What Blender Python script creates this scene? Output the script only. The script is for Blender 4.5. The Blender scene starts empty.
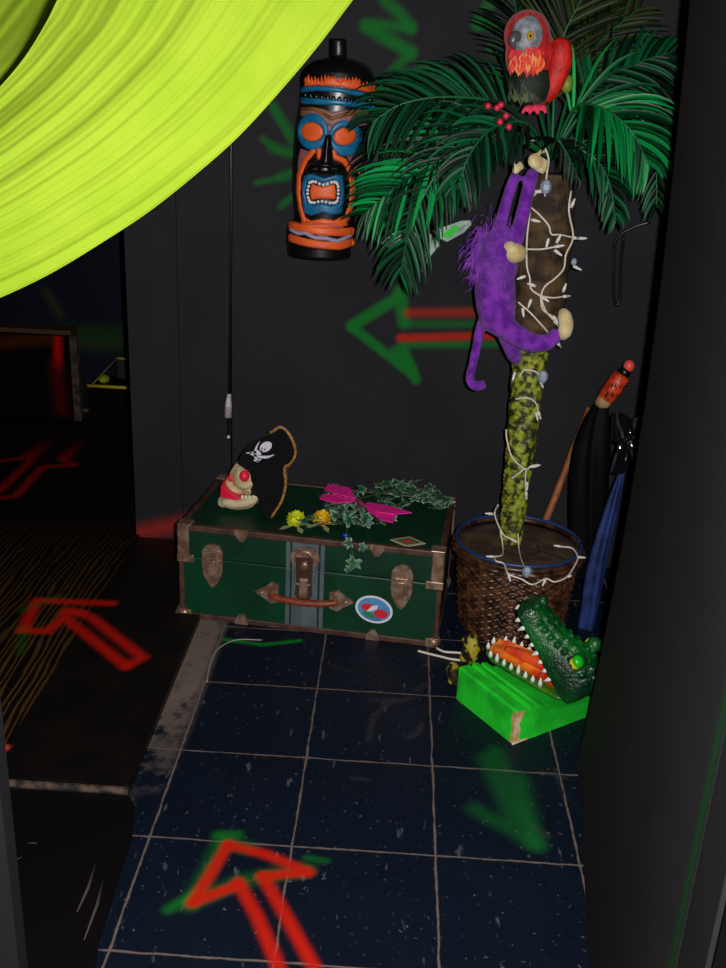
import bpy, bmesh, math, random
import numpy as np
from mathutils import Vector, Matrix

random.seed(7)
rng = np.random.default_rng(7)
C = bpy.context.scene.collection
scene = bpy.context.scene

# ---------------------------------------------------------------- camera
YAW, PITCH, ROLL = math.radians(1.572), math.radians(20.914), math.radians(2.71)
CAM = np.array([0.465, -2.283, 1.472]); F = 983.62
cy, sy, cp, sp = math.cos(YAW), math.sin(YAW), math.cos(PITCH), math.sin(PITCH)
fw = np.array([-sy*cp, cy*cp, -sp]); r0 = np.array([cy, sy, 0.0]); u0 = np.cross(r0, fw)
rt = math.cos(ROLL)*r0 + math.sin(ROLL)*u0
up = -math.sin(ROLL)*r0 + math.cos(ROLL)*u0
cam_d = bpy.data.cameras.new('camera'); cam = bpy.data.objects.new('camera', cam_d); C.objects.link(cam)
cam_d.sensor_fit = 'HORIZONTAL'; cam_d.sensor_width = 36.0; cam_d.lens = 36.0*F/726.0
cam_d.clip_start = 0.02
cam.matrix_world = Matrix(((rt[0], up[0], -fw[0], CAM[0]), (rt[1], up[1], -fw[1], CAM[1]),
                           (rt[2], up[2], -fw[2], CAM[2]), (0, 0, 0, 1)))
scene.camera = cam
# world: a dark indoor room
w = bpy.data.worlds.new('world'); scene.world = w; w.use_nodes = True
w.node_tree.nodes['Background'].inputs[0].default_value = (0.75, 0.8, 1, 1)
w.node_tree.nodes['Background'].inputs[1].default_value = 0.0006
# the camera's flash, beside the lens
fl = bpy.data.lights.new('flash', 'POINT'); fl.energy = 200.0; fl.shadow_soft_size = 0.012; fl.color = (1, 0.97, 0.95)
flo = bpy.data.objects.new('flash', fl); C.objects.link(flo)
flo.location = tuple(CAM + 0.055*rt + 0.02*up - 0.0*fw)
# weak fill light added overhead, no such lamp known in the room
rl = bpy.data.lights.new('added_fill_light', 'AREA'); rl.energy = 0.25; rl.size = 0.5; rl.color = (1, 0.85, 0.7)
rlo = bpy.data.objects.new('added_fill_light', rl); C.objects.link(rlo); rlo.location = (0.45, -0.5, 2.2)
vs = scene.view_settings
vs.view_transform = 'Standard'; vs.look = 'None'; vs.gamma = 1; vs.exposure = 0.0; vs.use_curve_mapping = False

# ---------------------------------------------------------------- pixel -> place
def ray(x, y): return fw + (x-363.0)/F*rt - (y-484.0)/F*up
def P(x, y, Y):
    d = ray(x, y); return CAM + d*((Y-CAM[1])/d[1])
def PZ(x, y, z=0.0):
    d = ray(x, y); return CAM + d*((z-CAM[2])/d[2])
def PX(x, y, X):
    d = ray(x, y); return CAM + d*((X-CAM[0])/d[0])
def PC(x, y, cx, cyy, r):
    d = ray(x, y); a = d[0]**2+d[1]**2; ox, oy = CAM[0]-cx, CAM[1]-cyy
    b = 2*(ox*d[0]+oy*d[1]); c = ox*ox+oy*oy-r*r; D = b*b-4*a*c
    t = (-b-math.sqrt(D))/(2*a) if D > 0 else -b/(2*a)
    return CAM + d*t

# ---------------------------------------------------------------- materials
def lin(c):
    return tuple(((v/255)/12.92 if v/255 <= 0.04045 else ((v/255+0.055)/1.055)**2.4) for v in c)
MATS = {}
def mat(name, rgb, rough=0.5, metal=0.0, spec=0.5, rgb2=None, scale=20.0, bump=0.0, bscale=60.0, detail=3.0,
        sheen=0.0, vcol=None, paint=False, coat=0.0, voronoi=False, trans=0.0, sharp=(0.4, 0.6)):
    if name in MATS: return MATS[name]
    m = bpy.data.materials.new(name); m.use_nodes = True
    nt = m.node_tree; N = nt.nodes; L = nt.links; b = N['Principled BSDF']
    b.inputs['Roughness'].default_value = rough; b.inputs['Metallic'].default_value = metal
    b.inputs['Specular IOR Level'].default_value = spec
    if coat: b.inputs['Coat Weight'].default_value = coat; b.inputs['Coat Roughness'].default_value = 0.1
    if sheen: b.inputs['Sheen Weight'].default_value = sheen
    tc = N.new('ShaderNodeTexCoord')
    base = N.new('ShaderNodeRGB'); base.outputs[0].default_value = (*lin(rgb), 1); out = base.outputs[0]
    if vcol:
        a = N.new('ShaderNodeAttribute'); a.attribute_name = vcol; out = a.outputs['Color']
    if rgb2 is not None:
        if voronoi:
            n = N.new('ShaderNodeTexVoronoi'); n.inputs['Scale'].default_value = scale; src = n.outputs['Distance']
        else:
            n = N.new('ShaderNodeTexNoise'); n.inputs['Scale'].default_value = scale; n.inputs['Detail'].default_value = detail
            src = n.outputs['Fac']
        L.new(tc.outputs['Object'], n.inputs['Vector'])
        rp = N.new('ShaderNodeMapRange'); rp.inputs[1].default_value = sharp[0]; rp.inputs[2].default_value = sharp[1]
        L.new(src, rp.inputs[0])
        mx = N.new('ShaderNodeMix'); mx.data_type = 'RGBA'; mx.inputs[7].default_value = (*lin(rgb2), 1)
        L.new(rp.outputs[0], mx.inputs[0]); L.new(out, mx.inputs[6]); out = mx.outputs[2]
    if paint:
        a = N.new('ShaderNodeAttribute'); a.attribute_name = 'paint'
        nz = N.new('ShaderNodeTexNoise'); nz.inputs['Scale'].default_value = 90; nz.inputs['Detail'].default_value = 4
        L.new(tc.outputs['Object'], nz.inputs['Vector'])
        ma = N.new('ShaderNodeMath'); ma.operation = 'MULTIPLY_ADD'; ma.inputs[1].default_value = 0.5; ma.inputs[2].default_value = 0.75
        L.new(nz.outputs['Fac'], ma.inputs[0])
        mu = N.new('ShaderNodeMath'); mu.operation = 'MULTIPLY'; mu.use_clamp = True
        L.new(ma.outputs[0], mu.inputs[0]); L.new(a.outputs['Alpha'], mu.inputs[1])
        mx = N.new('ShaderNodeMix'); mx.data_type = 'RGBA'
        L.new(mu.outputs[0], mx.inputs[0]); L.new(out, mx.inputs[6]); L.new(a.outputs['Color'], mx.inputs[7]); out = mx.outputs[2]
    L.new(out, b.inputs['Base Color'])
    if bump:
        if voronoi:
            n2 = N.new('ShaderNodeTexVoronoi'); n2.inputs['Scale'].default_value = bscale; s2 = n2.outputs['Distance']
        else:
            n2 = N.new('ShaderNodeTexNoise'); n2.inputs['Scale'].default_value = bscale; n2.inputs['Detail'].default_value = 4; s2 = n2.outputs['Fac']
        L.new(tc.outputs['Object'], n2.inputs['Vector'])
        bp = N.new('ShaderNodeBump'); bp.inputs['Strength'].default_value = bump; bp.inputs['Distance'].default_value = 0.004
        L.new(s2, bp.inputs['Height']); L.new(bp.outputs[0], b.inputs['Normal'])
    if trans:
        tr = N.new('ShaderNodeBsdfTranslucent'); ms = N.new('ShaderNodeMixShader'); ms.inputs[0].default_value = trans
        L.new(out, tr.inputs[0]); L.new(b.outputs[0], ms.inputs[1]); L.new(tr.outputs[0], ms.inputs[2])
        L.new(ms.outputs[0], N['Material Output'].inputs[0])
    MATS[name] = m; return m

# ---------------------------------------------------------------- mesh building
ROOT = {}
def rootm(o): return ROOT.get(o.name, Matrix())
def tag(o, label=None, cat=None, group=None, kind=None):
    if label: o['label'] = label
    if cat: o['category'] = cat
    if group: o['group'] = group
    if kind: o['kind'] = kind
    return o
def thing(name, loc, label, cat, rotz=0.0, group=None):
    o = bpy.data.objects.new(name, None); C.objects.link(o)
    o.location = tuple(loc); o.rotation_euler = (0, 0, rotz); o.empty_display_size = 0.05
    ROOT[o.name] = Matrix.Translation(Vector(loc)) @ Matrix.Rotation(rotz, 4, 'Z')
    return tag(o, label, cat, group)

def frame_dirs(pts):
    n = len(pts); T = []
    for i in range(n):
        a = pts[max(i-1, 0)]; b = pts[min(i+1, n-1)]; t = b-a; l = np.linalg.norm(t); T.append(t/l if l > 1e-9 else np.array([0, 0, 1.]))
    ref = np.array([0, 0, 1.]) if abs(T[0][2]) < 0.9 else np.array([1., 0, 0])
    out = []; u = np.cross(T[0], ref); u /= np.linalg.norm(u)
    for t in T:
        u = u - t*(u@t); l = np.linalg.norm(u)
        u = u/l if l > 1e-6 else np.cross(t, ref)
        out.append((u, np.cross(t, u)))
    return out
def smooth(pts, n=40):
    pts = [np.asarray(p, float) for p in pts]
    if len(pts) < 3:
        return [pts[0]+(pts[-1]-pts[0])*t for t in np.linspace(0, 1, n)]
    Q = [2*pts[0]-pts[1]] + pts + [2*pts[-1]-pts[-2]]; out = []
    for t in np.linspace(0, len(pts)-1-1e-9, n):
        i = int(t); s = t-i; p0, p1, p2, p3 = Q[i:i+4]
        out.append(0.5*((2*p1)+(-p0+p2)*s+(2*p0-5*p1+4*p2-p3)*s*s+(-p0+3*p1-3*p2+p3)*s**3))
    return out

class MB:
    def __init__(self): self.v = []; self.f = []; self.c = []
    def add(self, vs_, fs, col=None):
        k = len(self.v); self.v += [tuple(map(float, p)) for p in vs_]
        self.f += [tuple(i+k for i in f) for f in fs]
        self.c += [col]*len(vs_) if not isinstance(col, list) else col
        return self
    def tube(self, pts, r, n=8, col=None, sq=None):
        pts = [np.asarray(p, float) for p in pts]
        R = [r]*len(pts) if np.isscalar(r) else list(r)
        if len(R) != len(pts): R = np.interp(np.linspace(0, 1, len(pts)), np.linspace(0, 1, len(R)), R)
        fr = frame_dirs(pts); V = []; Fc = []
        for p, rr, (u, v) in zip(pts, R, fr):
            for j in range(n):
                a = 2*math.pi*j/n; V.append(p+rr*(math.cos(a)*u+math.sin(a)*v))
        m = len(pts)
        for i in range(m-1):
            for j in range(n):
                Fc.append((i*n+j, i*n+(j+1) % n, (i+1)*n+(j+1) % n, (i+1)*n+j))
        Fc.append(tuple(range(n))[::-1]); Fc.append(tuple((m-1)*n+j for j in range(n)))
        return self.add(V, Fc, col)
    def ell(self, c, r, axes=None, nu=20, nv=12, col=None):
        c = np.asarray(c, float); r = np.array([r]*3 if np.isscalar(r) else r, float)
        A = np.eye(3) if axes is None else np.array(axes, float)   # rows = axes
        V = []; Fc = []
        for i in range(1, nv):
            t = math.pi*i/nv
            for j in range(nu):
                p = 2*math.pi*j/nu
                l = np.array([math.sin(t)*math.cos(p), math.sin(t)*math.sin(p), math.cos(t)])*r
                V.append(c+l@A)
        V.append(c+np.array([0, 0, r[2]])@A); V.append(c-np.array([0, 0, r[2]])@A); T = len(V)-2; B = len(V)-1
        for i in range(nv-2):
            for j in range(nu):
                Fc.append((i*nu+j, (i+1)*nu+j, (i+1)*nu+(j+1) % nu, i*nu+(j+1) % nu))
        for j in range(nu):
            Fc.append((T, j, (j+1) % nu)); Fc.append((B, (nv-2)*nu+(j+1) % nu, (nv-2)*nu+j))
        return self.add(V, Fc, col)
    def box(self, lo, hi, M=None, col=None, bev=0.0):
        lo = np.array(lo, float); hi = np.array(hi, float)
        if bev <= 0:
            V = [np.array([x, y, z]) for z in (lo[2], hi[2]) for y in (lo[1], hi[1]) for x in (lo[0], hi[0])]
            Fc = [(0, 2, 3, 1), (4, 5, 7, 6), (0, 1, 5, 4), (2, 6, 7, 3), (0, 4, 6, 2), (1, 3, 7, 5)]
        else:
            bm = bmesh.new(); bmesh.ops.create_cube(bm, size=1)
            for v in bm.verts: v.co = Vector(((lo+hi)/2+np.array(v.co)*(hi-lo)))
            bmesh.ops.bevel(bm, geom=bm.edges[:], offset=bev, segments=2, affect='EDGES', profile=0.5)
            bm.verts.index_update()
            V = [np.array(v.co) for v in bm.verts]; Fc = [tuple(v.index for v in f.verts) for f in bm.faces]; bm.free()
        if M is not None: V = [np.array(M @ Vector(p)) for p in V]
        return self.add(V, Fc, col)
    def lathe(self, prof, c=(0, 0, 0), n=40, sx=1.0, sy_=1.0, rfun=None, col=None):
        V = []; Fc = []; m = len(prof)
        for i, (r, z) in enumerate(prof):
            for j in range(n):
                a = 2*math.pi*j/n; rr = r+(rfun(a, z, i) if rfun else 0)
                V.append((c[0]+rr*sx*math.cos(a), c[1]+rr*sy_*math.sin(a), c[2]+z))
        for i in range(m-1):
            for j in range(n): Fc.append((i*n+j, i*n+(j+1) % n, (i+1)*n+(j+1) % n, (i+1)*n+j))
        Fc.append(tuple(range(n))[::-1]); Fc.append(tuple((m-1)*n+j for j in range(n)))
        return self.add(V, Fc, col)
    def prism(self, outline, off, col=None):
        o = [np.asarray(p, float) for p in outline]; off = np.asarray(off, float); n = len(o)
        V = o+[p+off for p in o]
        Fc = [tuple(range(n)), tuple(range(2*n-1, n-1, -1))]+[(i, n+i, n+(i+1) % n, (i+1) % n) for i in range(n)]
        return self.add(V, Fc, col)
    def build(self, name, m, parent=None, smooth_=True, local=False, recalc=True, tri=False):
        me = bpy.data.meshes.new(name); V = self.v
        if parent is not None and not local:
            inv = rootm(parent).inverted(); V = [tuple(inv @ Vector(p)) for p in V]
        me.from_pydata(V, [], self.f)
        if any(c is not None for c in self.c):
            a = me.attributes.new('col', 'FLOAT_COLOR', 'POINT')
            arr = np.array([(*(c or (1, 1, 1)), 1.0)[:4] for c in self.c], dtype=np.float32); a.data.foreach_set('color', arr.ravel())
        if recalc or tri:
            bm = bmesh.new(); bm.from_mesh(me)
            if tri: bmesh.ops.triangulate(bm, faces=[f for f in bm.faces if len(f.verts) > 4])
            bmesh.ops.recalc_face_normals(bm, faces=bm.faces[:]); bm.to_mesh(me); bm.free()
        if smooth_:
            me.shade_smooth()
        else: me.shade_flat()
        if m: me.materials.append(m)
        o = bpy.data.objects.new(name, me); C.objects.link(o)
        if parent is not None: o.parent = parent; ROOT[o.name] = rootm(parent)
        return o
def autosmooth(o, ang=35):
    me = o.data; bm = bmesh.new(); bm.from_mesh(me)
    for e in bm.edges:
        if len(e.link_faces) == 2 and e.calc_face_angle(0) > math.radians(ang): e.smooth = False
    bm.to_mesh(me); bm.free(); return o
def remesh(o, voxel, it=6, fac=0.5):
    md = o.modifiers.new('r', 'REMESH'); md.mode = 'VOXEL'; md.voxel_size = voxel; md.use_smooth_shade = True
    if it:
        s = o.modifiers.new('s', 'SMOOTH'); s.iterations = it; s.factor = fac
    dg = bpy.context.evaluated_depsgraph_get(); me = bpy.data.meshes.new_from_object(o.evaluated_get(dg))
    ms = [m for m in o.data.materials]; o.modifiers.clear(); o.data = me
    me.materials.clear()
    for m in ms: me.materials.append(m)
    me.shade_smooth(); return o

# grid sheets that carry spray paint
def seg_dist(Pn, a, b):
    ab = b-a; t = np.clip(((Pn-a)@ab)/max(ab@ab, 1e-12), 0, 1); return np.linalg.norm(Pn-(a+t[:, None]*ab), axis=1)
def in_poly(Q, poly):
    x, y = Q[:, 0], Q[:, 1]; ins = np.zeros(len(Q), bool); n = len(poly)
    for i in range(n):
        x1, y1 = poly[i]; x2, y2 = poly[(i+1) % n]
        if y1 == y2: continue
        c = ((y1 > y) != (y2 > y)) & (x < (x2-x1)*(y-y1)/(y2-y1)+x1); ins ^= c
    return ins
def paint(o, strokes, to3):
    me = o.data; n = len(me.vertices); co = np.empty(n*3); me.vertices.foreach_get('co', co); co = co.reshape(-1, 3)
    co = co@np.array(o.matrix_basis.to_3x3()).T+np.array(o.location)
    col = np.zeros((n, 3)); al = np.zeros(n)
    for pts, width, rgb, soft, op in strokes:
        w3 = [to3(*p) for p in pts]; d = np.full(n, 9.0)
        for a, b in zip(w3[:-1], w3[1:]): d = np.minimum(d, seg_dist(co, a, b))
        a = np.clip((width/2+soft-d)/max(2*soft, 1e-6), 0, 1); a = a*a*(3-2*a)*op
        na = a+al*(1-a); k = np.where(na > 1e-6, a/np.maximum(na, 1e-6), 0)[:, None]
        col = col*(1-k)+np.array(lin(rgb))*k; al = na
    at = me.attributes.new('paint', 'FLOAT_COLOR', 'POINT')
    at.data.foreach_set('color', np.concatenate([col, al[:, None]], 1).astype(np.float32).ravel())
def sheet(xs, ys, fn, keep=None):
    """grid of points fn(x, y)"""
    xs = list(xs); ys = list(ys); m = MB(); nx = len(xs)
    V = [fn(x, y) for y in ys for x in xs]
    Fc = [(j*nx+i, j*nx+i+1, (j+1)*nx+i+1, (j+1)*nx+i) for j in range(len(ys)-1) for i in range(nx-1)
          if keep is None or keep((xs[i]+xs[i+1])/2, (ys[j]+ys[j+1])/2)]
    m.add(V, Fc); return m
def slab(xs, ys, fn, off, keep=None):
    """sheet with thickness: front grid plus back and rim"""
    m = sheet(xs, ys, fn); nx = len(xs); ny = len(ys); off = np.array(off, float)
    cor = [(0, 0), (nx-1, 0), (nx-1, ny-1), (0, ny-1)]
    rim = [j*nx+i for i, j in [(i, 0) for i in range(nx)]+[(nx-1, j) for j in range(1, ny)]+[(i, ny-1) for i in range(nx-2, -1, -1)]+[(0, j) for j in range(ny-2, 0, -1)]]
    k = len(m.v); bv = [tuple(np.array(m.v[i])+off) for i in rim]; n = len(rim)
    m.v += bv; m.c += [None]*n
    m.f += [(rim[i], k+i, k+(i+1) % n, rim[(i+1) % n]) for i in range(n)]
    m.f.append(tuple(k+i for i in range(n))); return m
def fine(a, b, lo, hi, step, big=0.15):
    """coordinates a..b, fine between lo and hi"""
    o = []
    if lo > a: o += list(np.linspace(a, lo, max(2, int((lo-a)/big)+1)))[:-1]
    o += list(np.linspace(lo, hi, int((hi-lo)/step)+1))
    if hi < b: o += list(np.linspace(hi, b, max(2, int((b-hi)/big)+1)))[1:]
    return o

# ================================================================ THE ROOM
WY = 0.88                                     # face of the back wall
M_wall = mat('charcoal_wall_paint', (41, 40, 45), 0.75, spec=0.15, rgb2=(36, 36, 41), scale=3, bump=0.12, bscale=120, paint=True)
M_black = mat('black_paint', (11, 10, 11), 0.6, spec=0.25, paint=False)
GREEN = (16, 118, 40); RED = (215, 45, 25)

def structure(o): o['kind'] = 'structure'; return o
wp = lambda x, y: P(x, y, WY)
wall_strokes = []
G = lambda pts, wd=0.03, soft=0.012, op=0.8, c=GREEN: wall_strokes.append((pts, wd, c, soft, op))
# star burst around the tiki
G([(268, 96), (279, 118), (292, 142)], 0.016, 0.012, .6); G([(274, 108), (292, 136)], 0.03, 0.012, .5)
G([(263, 139), (278, 150), (298, 156)], 0.016, 0.012, .7); G([(272, 148), (298, 154)], 0.03, 0.014, .4)
G([(256, 183), (280, 178), (298, 170)], 0.014, 0.01, .7); G([(280, 177), (300, 172)], 0.028, 0.014, .5)
G([(281, 206), (296, 194)], 0.018, 0.01, .7)
G([(385, 0), (400, 14), (411, 28)], 0.03, 0.014, .8); G([(411, 28), (372, 24)], 0.026, 0.014, .75)
G([(366, 26), (411, 53)], 0.034, 0.014, .85); G([(411, 53), (394, 70)], 0.026, 0.014, .7)
G([(425, 70), (400, 84), (380, 92)], 0.036, 0.016, .6)
G([(494, -4), (478, 24)], 0.03, 0.014, .7); G([(478, 24), (508, 28)], 0.026, 0.014, .7)
G([(492, 48), (512, 60)], 0.034, 0.014, .6); G([(490, 76), (505, 84)], 0.04, 0.016, .6); G([(452, 74), (448, 86)], 0.03, 0.016, .5); G([(472, 74), (476, 88)], 0.03, 0.016, .5)
# big arrow
G([(405, 324), (505, 324)], 0.022, 0.012, .55); G([(400, 345), (505, 344)], 0.02, 0.012, .75)
G([(352, 326), (400, 296)], 0.036, 0.01, .9); G([(352, 327), (412, 374)], 0.03, 0.01, .9)
G([(400, 292), (404, 322)], 0.04, 0.012, .85); G([(404, 350), (416, 380)], 0.03, 0.01, .85); G([(396, 352), (410, 368)], 0.04, 0.01, .8)
G([(408, 313), (505, 312)], 0.026, 0.013, .8, (165, 46, 26)); G([(400, 338), (520, 335)], 0.022, 0.011, .95, (190, 42, 22))
# red haze at the foot of the wall
G([(140, 533), (200, 520)], 0.05, 0.035, .6, (190, 45, 30))
s178 = wp(178, 300)[0]; s232 = wp(231, 300)[0]
xs_all = [(-0.417, s178-0.001), (s178+0.001, s232-0.003), (s232+0.003, 1.32)]
for k, (a, b) in enumerate(xs_all):
    xs = list(np.arange(a, b, 0.006))+[b]; zs = list(np.arange(0, 1.9, 0.006))+[1.9, 2.3]
    o = slab(xs, zs, lambda x, z: (x, WY, z), (0, 0.05, 0)).build('wall_back', M_wall, smooth_=False, recalc=False)
    structure(o); paint(o, wall_strokes, wp)
o = MB().box((-0.417, WY+0.055, 0), (1.32, WY+0.1, 2.3)).build('wall_back_core', M_black, smooth_=False); o.name = 'wall_back'; structure(o)

# tiled floor
def tile_material():
    m = bpy.data.materials.new('blue_floor_tiles'); m.use_nodes = True; nt = m.node_tree; N = nt.nodes; L = nt.links; b = N['Principled BSDF']
    geo = N.new('ShaderNodeNewGeometry'); sep = N.new('ShaderNodeSeparateXYZ')
    nz = N.new('ShaderNodeTexNoise'); nz.inputs['Scale'].default_value = 14; nz.inputs['Detail'].default_value = 6; L.new(geo.outputs['Position'], nz.inputs['Vector'])
    def M(op, a, b_=None, clamp=False):
        n = N.new('ShaderNodeMath'); n.operation = op; n.use_clamp = clamp
        for i, v in enumerate((a, b_)):
            if v is None: continue
            if hasattr(v, 'links') or hasattr(v, 'is_linked'): L.new(v, n.inputs[i])
            else: n.inputs[i].default_value = v
        return n.outputs[0]
    L.new(geo.outputs['Position'], sep.inputs[0])
    wob = M('MULTIPLY', M('SUBTRACT', nz.outputs['Fac'], 0.5), 0.008)
    def line(c):
        t = M('ADD', c, wob)
        fr = M('FRACT', M('ADD', M('DIVIDE', t, 0.305), 40.5)); return M('MULTIPLY', M('ABSOLUTE', M('SUBTRACT', fr, 0.5)), 0.305)
    d = M('MINIMUM', line(sep.outputs[0]), line(sep.outputs[1]))
    nb = N.new('ShaderNodeTexNoise'); nb.inputs['Scale'].default_value = 25; nb.inputs['Detail'].default_value = 8; nb.inputs['Roughness'].default_value = 0.7
    L.new(geo.outputs['Position'], nb.inputs['Vector'])
    wd = M('MULTIPLY', nb.outputs['Fac'], 0.0074)
    g = M('SUBTRACT', 1.0, M('MULTIPLY', M('SUBTRACT', d, M('SUBTRACT', wd, 0.0028)), 450.0), True); g = M('MINIMUM', M('MAXIMUM', g, 0.0), 1.0)
    gm = M('MULTIPLY', g, M('MULTIPLY_ADD', nb.outputs['Fac'], 1.35), True)
    # base
    n1 = N.new('ShaderNodeTexNoise'); n1.inputs['Scale'].default_value = 5; n1.inputs['Detail'].default_value = 5; L.new(geo.outputs['Position'], n1.inputs['Vector'])
    mx = N.new('ShaderNodeMix'); mx.data_type = 'RGBA'; mx.inputs[6].default_value = (*lin((8, 14, 26)), 1); mx.inputs[7].default_value = (*lin((15, 27, 44)), 1)
    L.new(n1.outputs['Fac'], mx.inputs[0])
    # specks and scuffs
    sp_ = N.new('ShaderNodeTexNoise'); sp_.inputs['Scale'].default_value = 75; sp_.inputs['Detail'].default_value = 3; L.new(geo.outputs['Position'], sp_.inputs['Vector'])
    s = N.new('ShaderNodeMapRange'); s.inputs[1].default_value = 0.655; s.inputs[2].default_value = 0.74; L.new(sp_.outputs['Fac'], s.inputs[0])
    mp = N.new('ShaderNodeMapping'); mp.inputs['Rotation'].default_value = (0, 0, 0.9); mp.inputs['Scale'].default_value = (45, 13, 1); L.new(geo.outputs['Position'], mp.inputs[0])
    sc = N.new('ShaderNodeTexNoise'); sc.inputs['Scale'].default_value = 1.0; sc.inputs['Detail'].default_value = 4; L.new(mp.outputs[0], sc.inputs['Vector'])
    s2 = N.new('ShaderNodeMapRange'); s2.inputs[1].default_value = 0.66; s2.inputs[2].default_value = 0.76; L.new(sc.outputs['Fac'], s2.inputs[0])
    m2 = N.new('ShaderNodeMix'); m2.data_type = 'RGBA'; m2.inputs[7].default_value = (*lin((100, 104, 112)), 1)
    L.new(M('MULTIPLY', M('MAXIMUM', s.outputs[0], s2.outputs[0]), 0.75), m2.inputs[0]); L.new(mx.outputs[2], m2.inputs[6])
    m3 = N.new('ShaderNodeMix'); m3.data_type = 'RGBA'; m3.inputs[7].default_value = (*lin((112, 97, 92)), 1)
    L.new(gm, m3.inputs[0]); L.new(m2.outputs[2], m3.inputs[6])
    # chalky dirt strip beside the black boards
    xr = N.new('ShaderNodeMapRange'); xr.inputs[1].default_value = 0.015; xr.inputs[2].default_value = -0.02; L.new(sep.outputs[0], xr.inputs[0])
    yr = N.new('ShaderNodeMapRange'); yr.inputs[1].default_value = -0.55; yr.inputs[2].default_value = -0.05; L.new(sep.outputs[1], yr.inputs[0])
    n4 = N.new('ShaderNodeTexNoise'); n4.inputs['Scale'].default_value = 18; n4.inputs['Detail'].default_value = 6; n4.inputs['Roughness'].default_value = 0.65; L.new(geo.outputs['Position'], n4.inputs['Vector'])
    r4 = N.new('ShaderNodeMapRange'); r4.inputs[1].default_value = 0.40; r4.inputs[2].default_value = 0.55
    L.new(M('ADD', n4.outputs['Fac'], M('MULTIPLY', M('SUBTRACT', yr.outputs[0], 0.55), 0.25)), r4.inputs[0])
    dm = M('MULTIPLY', M('MULTIPLY', xr.outputs[0], yr.outputs[0]), r4.outputs[0])
    m4 = N.new('ShaderNodeMix'); m4.data_type = 'RGBA'; m4.inputs[7].default_value = (*lin((120, 106, 98)), 1)
    L.new(dm, m4.inputs[0]); L.new(m3.outputs[2], m4.inputs[6])
    at = N.new('ShaderNodeAttribute'); at.attribute_name = 'paint'
    m5 = N.new('ShaderNodeMix'); m5.data_type = 'RGBA'; L.new(at.outputs['Alpha'], m5.inputs[0]); L.new(m4.outputs[2], m5.inputs[6]); L.new(at.outputs['Color'], m5.inputs[7])
    L.new(m5.outputs[2], b.inputs['Base Color']); b.inputs['Roughness'].default_value = 0.5; b.inputs['Specular IOR Level'].default_value = 0.2
    bp = N.new('ShaderNodeBump'); bp.inputs['Strength'].default_value = 0.35; bp.inputs['Distance'].default_value = 0.002
    L.new(M('ADD', M('MULTIPLY', g, -1.0), M('MULTIPLY', nb.outputs['Fac'], 0.8)), bp.inputs['Height']); L.new(bp.outputs[0], b.inputs['Normal'])
    return m
fx = fine(-2.6, 1.6, -0.12, 1.06, 0.008, 0.3); fy = fine(-3.2, 2.42, -1.05, 0.36, 0.008, 0.3)
floor = slab(fx, fy, lambda x, y: (x, y, 0), (0, 0, -0.1)).build('floor', tile_material(), smooth_=False, recalc=False); structure(floor)
zt = lambda a, b: (100+a/1.452, 620+b/1.452)
fs = []
FR = (205, 32, 14)
for pts in ([(178, 318), (132, 412)], [(182, 322), (215, 330)], [(300, 362), (205, 378), (132, 412)]): fs.append(([zt(*p) for p in pts], 0.03, (20, 110, 35), 0.018, 0.5))
fs.append(([zt(100, 420), zt(140, 395)], 0.02, (20, 130, 40), 0.012, .6)); fs.append(([zt(172, 312), zt(200, 312)], 0.02, (20, 130, 40), 0.014, .6)); fs.append(([zt(300, 345), zt(328, 350)], 0.012, (20, 130, 40), 0.01, .5))
for pts in ([(186, 326), (240, 340), (302, 366)], [(186, 326), (135, 410)], [(135, 410), (202, 384)], [(200, 380), (228, 430), (262, 510)], [(236, 372), (270, 430), (325, 530)], [(236, 372), (302, 366)]):
    fs.append(([zt(*p) for p in pts], 0.024, FR, 0.009, 0.95))
# green arrow under the foam block, faint
for pts in ([(575, 190), (632, 325)], [(545, 275), (632, 325)], [(632, 325), (610, 230)], [(560, 200), (600, 290)]): fs.append(([zt(*p) for p in pts], 0.035, (20, 110, 45), 0.022, 0.45))
for pts in ([(180, 28), (235, 36), (290, 30)],): fs.append(([zt(*p) for p in pts], 0.012, (10, 160, 40), 0.01, 0.8))
for pts, wd, op in (([(368, 740), (374, 716), (388, 703), (412, 698)], .014, .35), ([(408, 738), (418, 733), (422, 724)], .012, .4), ([(352, 778), (368, 780)], .008, .4), ([(372, 700), (395, 700)], .02, .25), ([(415, 690), (426, 684)], .02, .25), ([(330, 666), (352, 671)], .006, .5), ([(540, 772), (566, 778)], .008, .5), ([(532, 826), (548, 836)], .012, .4), ([(555, 770), (566, 800)], .008, .35), ([(176, 690), (184, 672)], .02, .3)):
    fs.append((pts, wd, (70, 68, 72), .008, op))
paint(floor, fs, lambda x, y: PZ(x, y, 0))

# side walls, ceiling and the far room
A = np.array([0.964, -0.264, 0]); B = np.array([0.825, -1.41, 0]); dAB = (B-A)/np.linalg.norm(B-A); nAB = np.array([-dAB[1], dAB[0], 0])   # points +x side
if nAB[0] < 0: nAB = -nAB
Lp = np.linalg.norm(B-A)
M_panel = mat('charcoal_panel_paint', (50, 48, 48), 0.8, spec=0.12, rgb2=(45, 44, 47), scale=2.5, bump=0.12, bscale=140, paint=True)
o = slab(np.linspace(0, Lp, 150), np.linspace(0, 2.3, 60), lambda s, z: tuple(A+dAB*s+nAB*.03*math.sin(math.pi*min(z/1.7, 1))*max(0, 1-s/1.2)+np.array([0, 0, z])), tuple(nAB*0.03)).build('wall_right', M_panel, smooth_=False, recalc=False); structure(o)
B0 = A+dAB*(Lp-0.022)
paint(o, [([(0, 0), (0, 1)], 0.022, (14, 80, 32), 0.016, 0.85)], lambda i, j: B0+np.array([0, 0, 2.3*j]))
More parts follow.
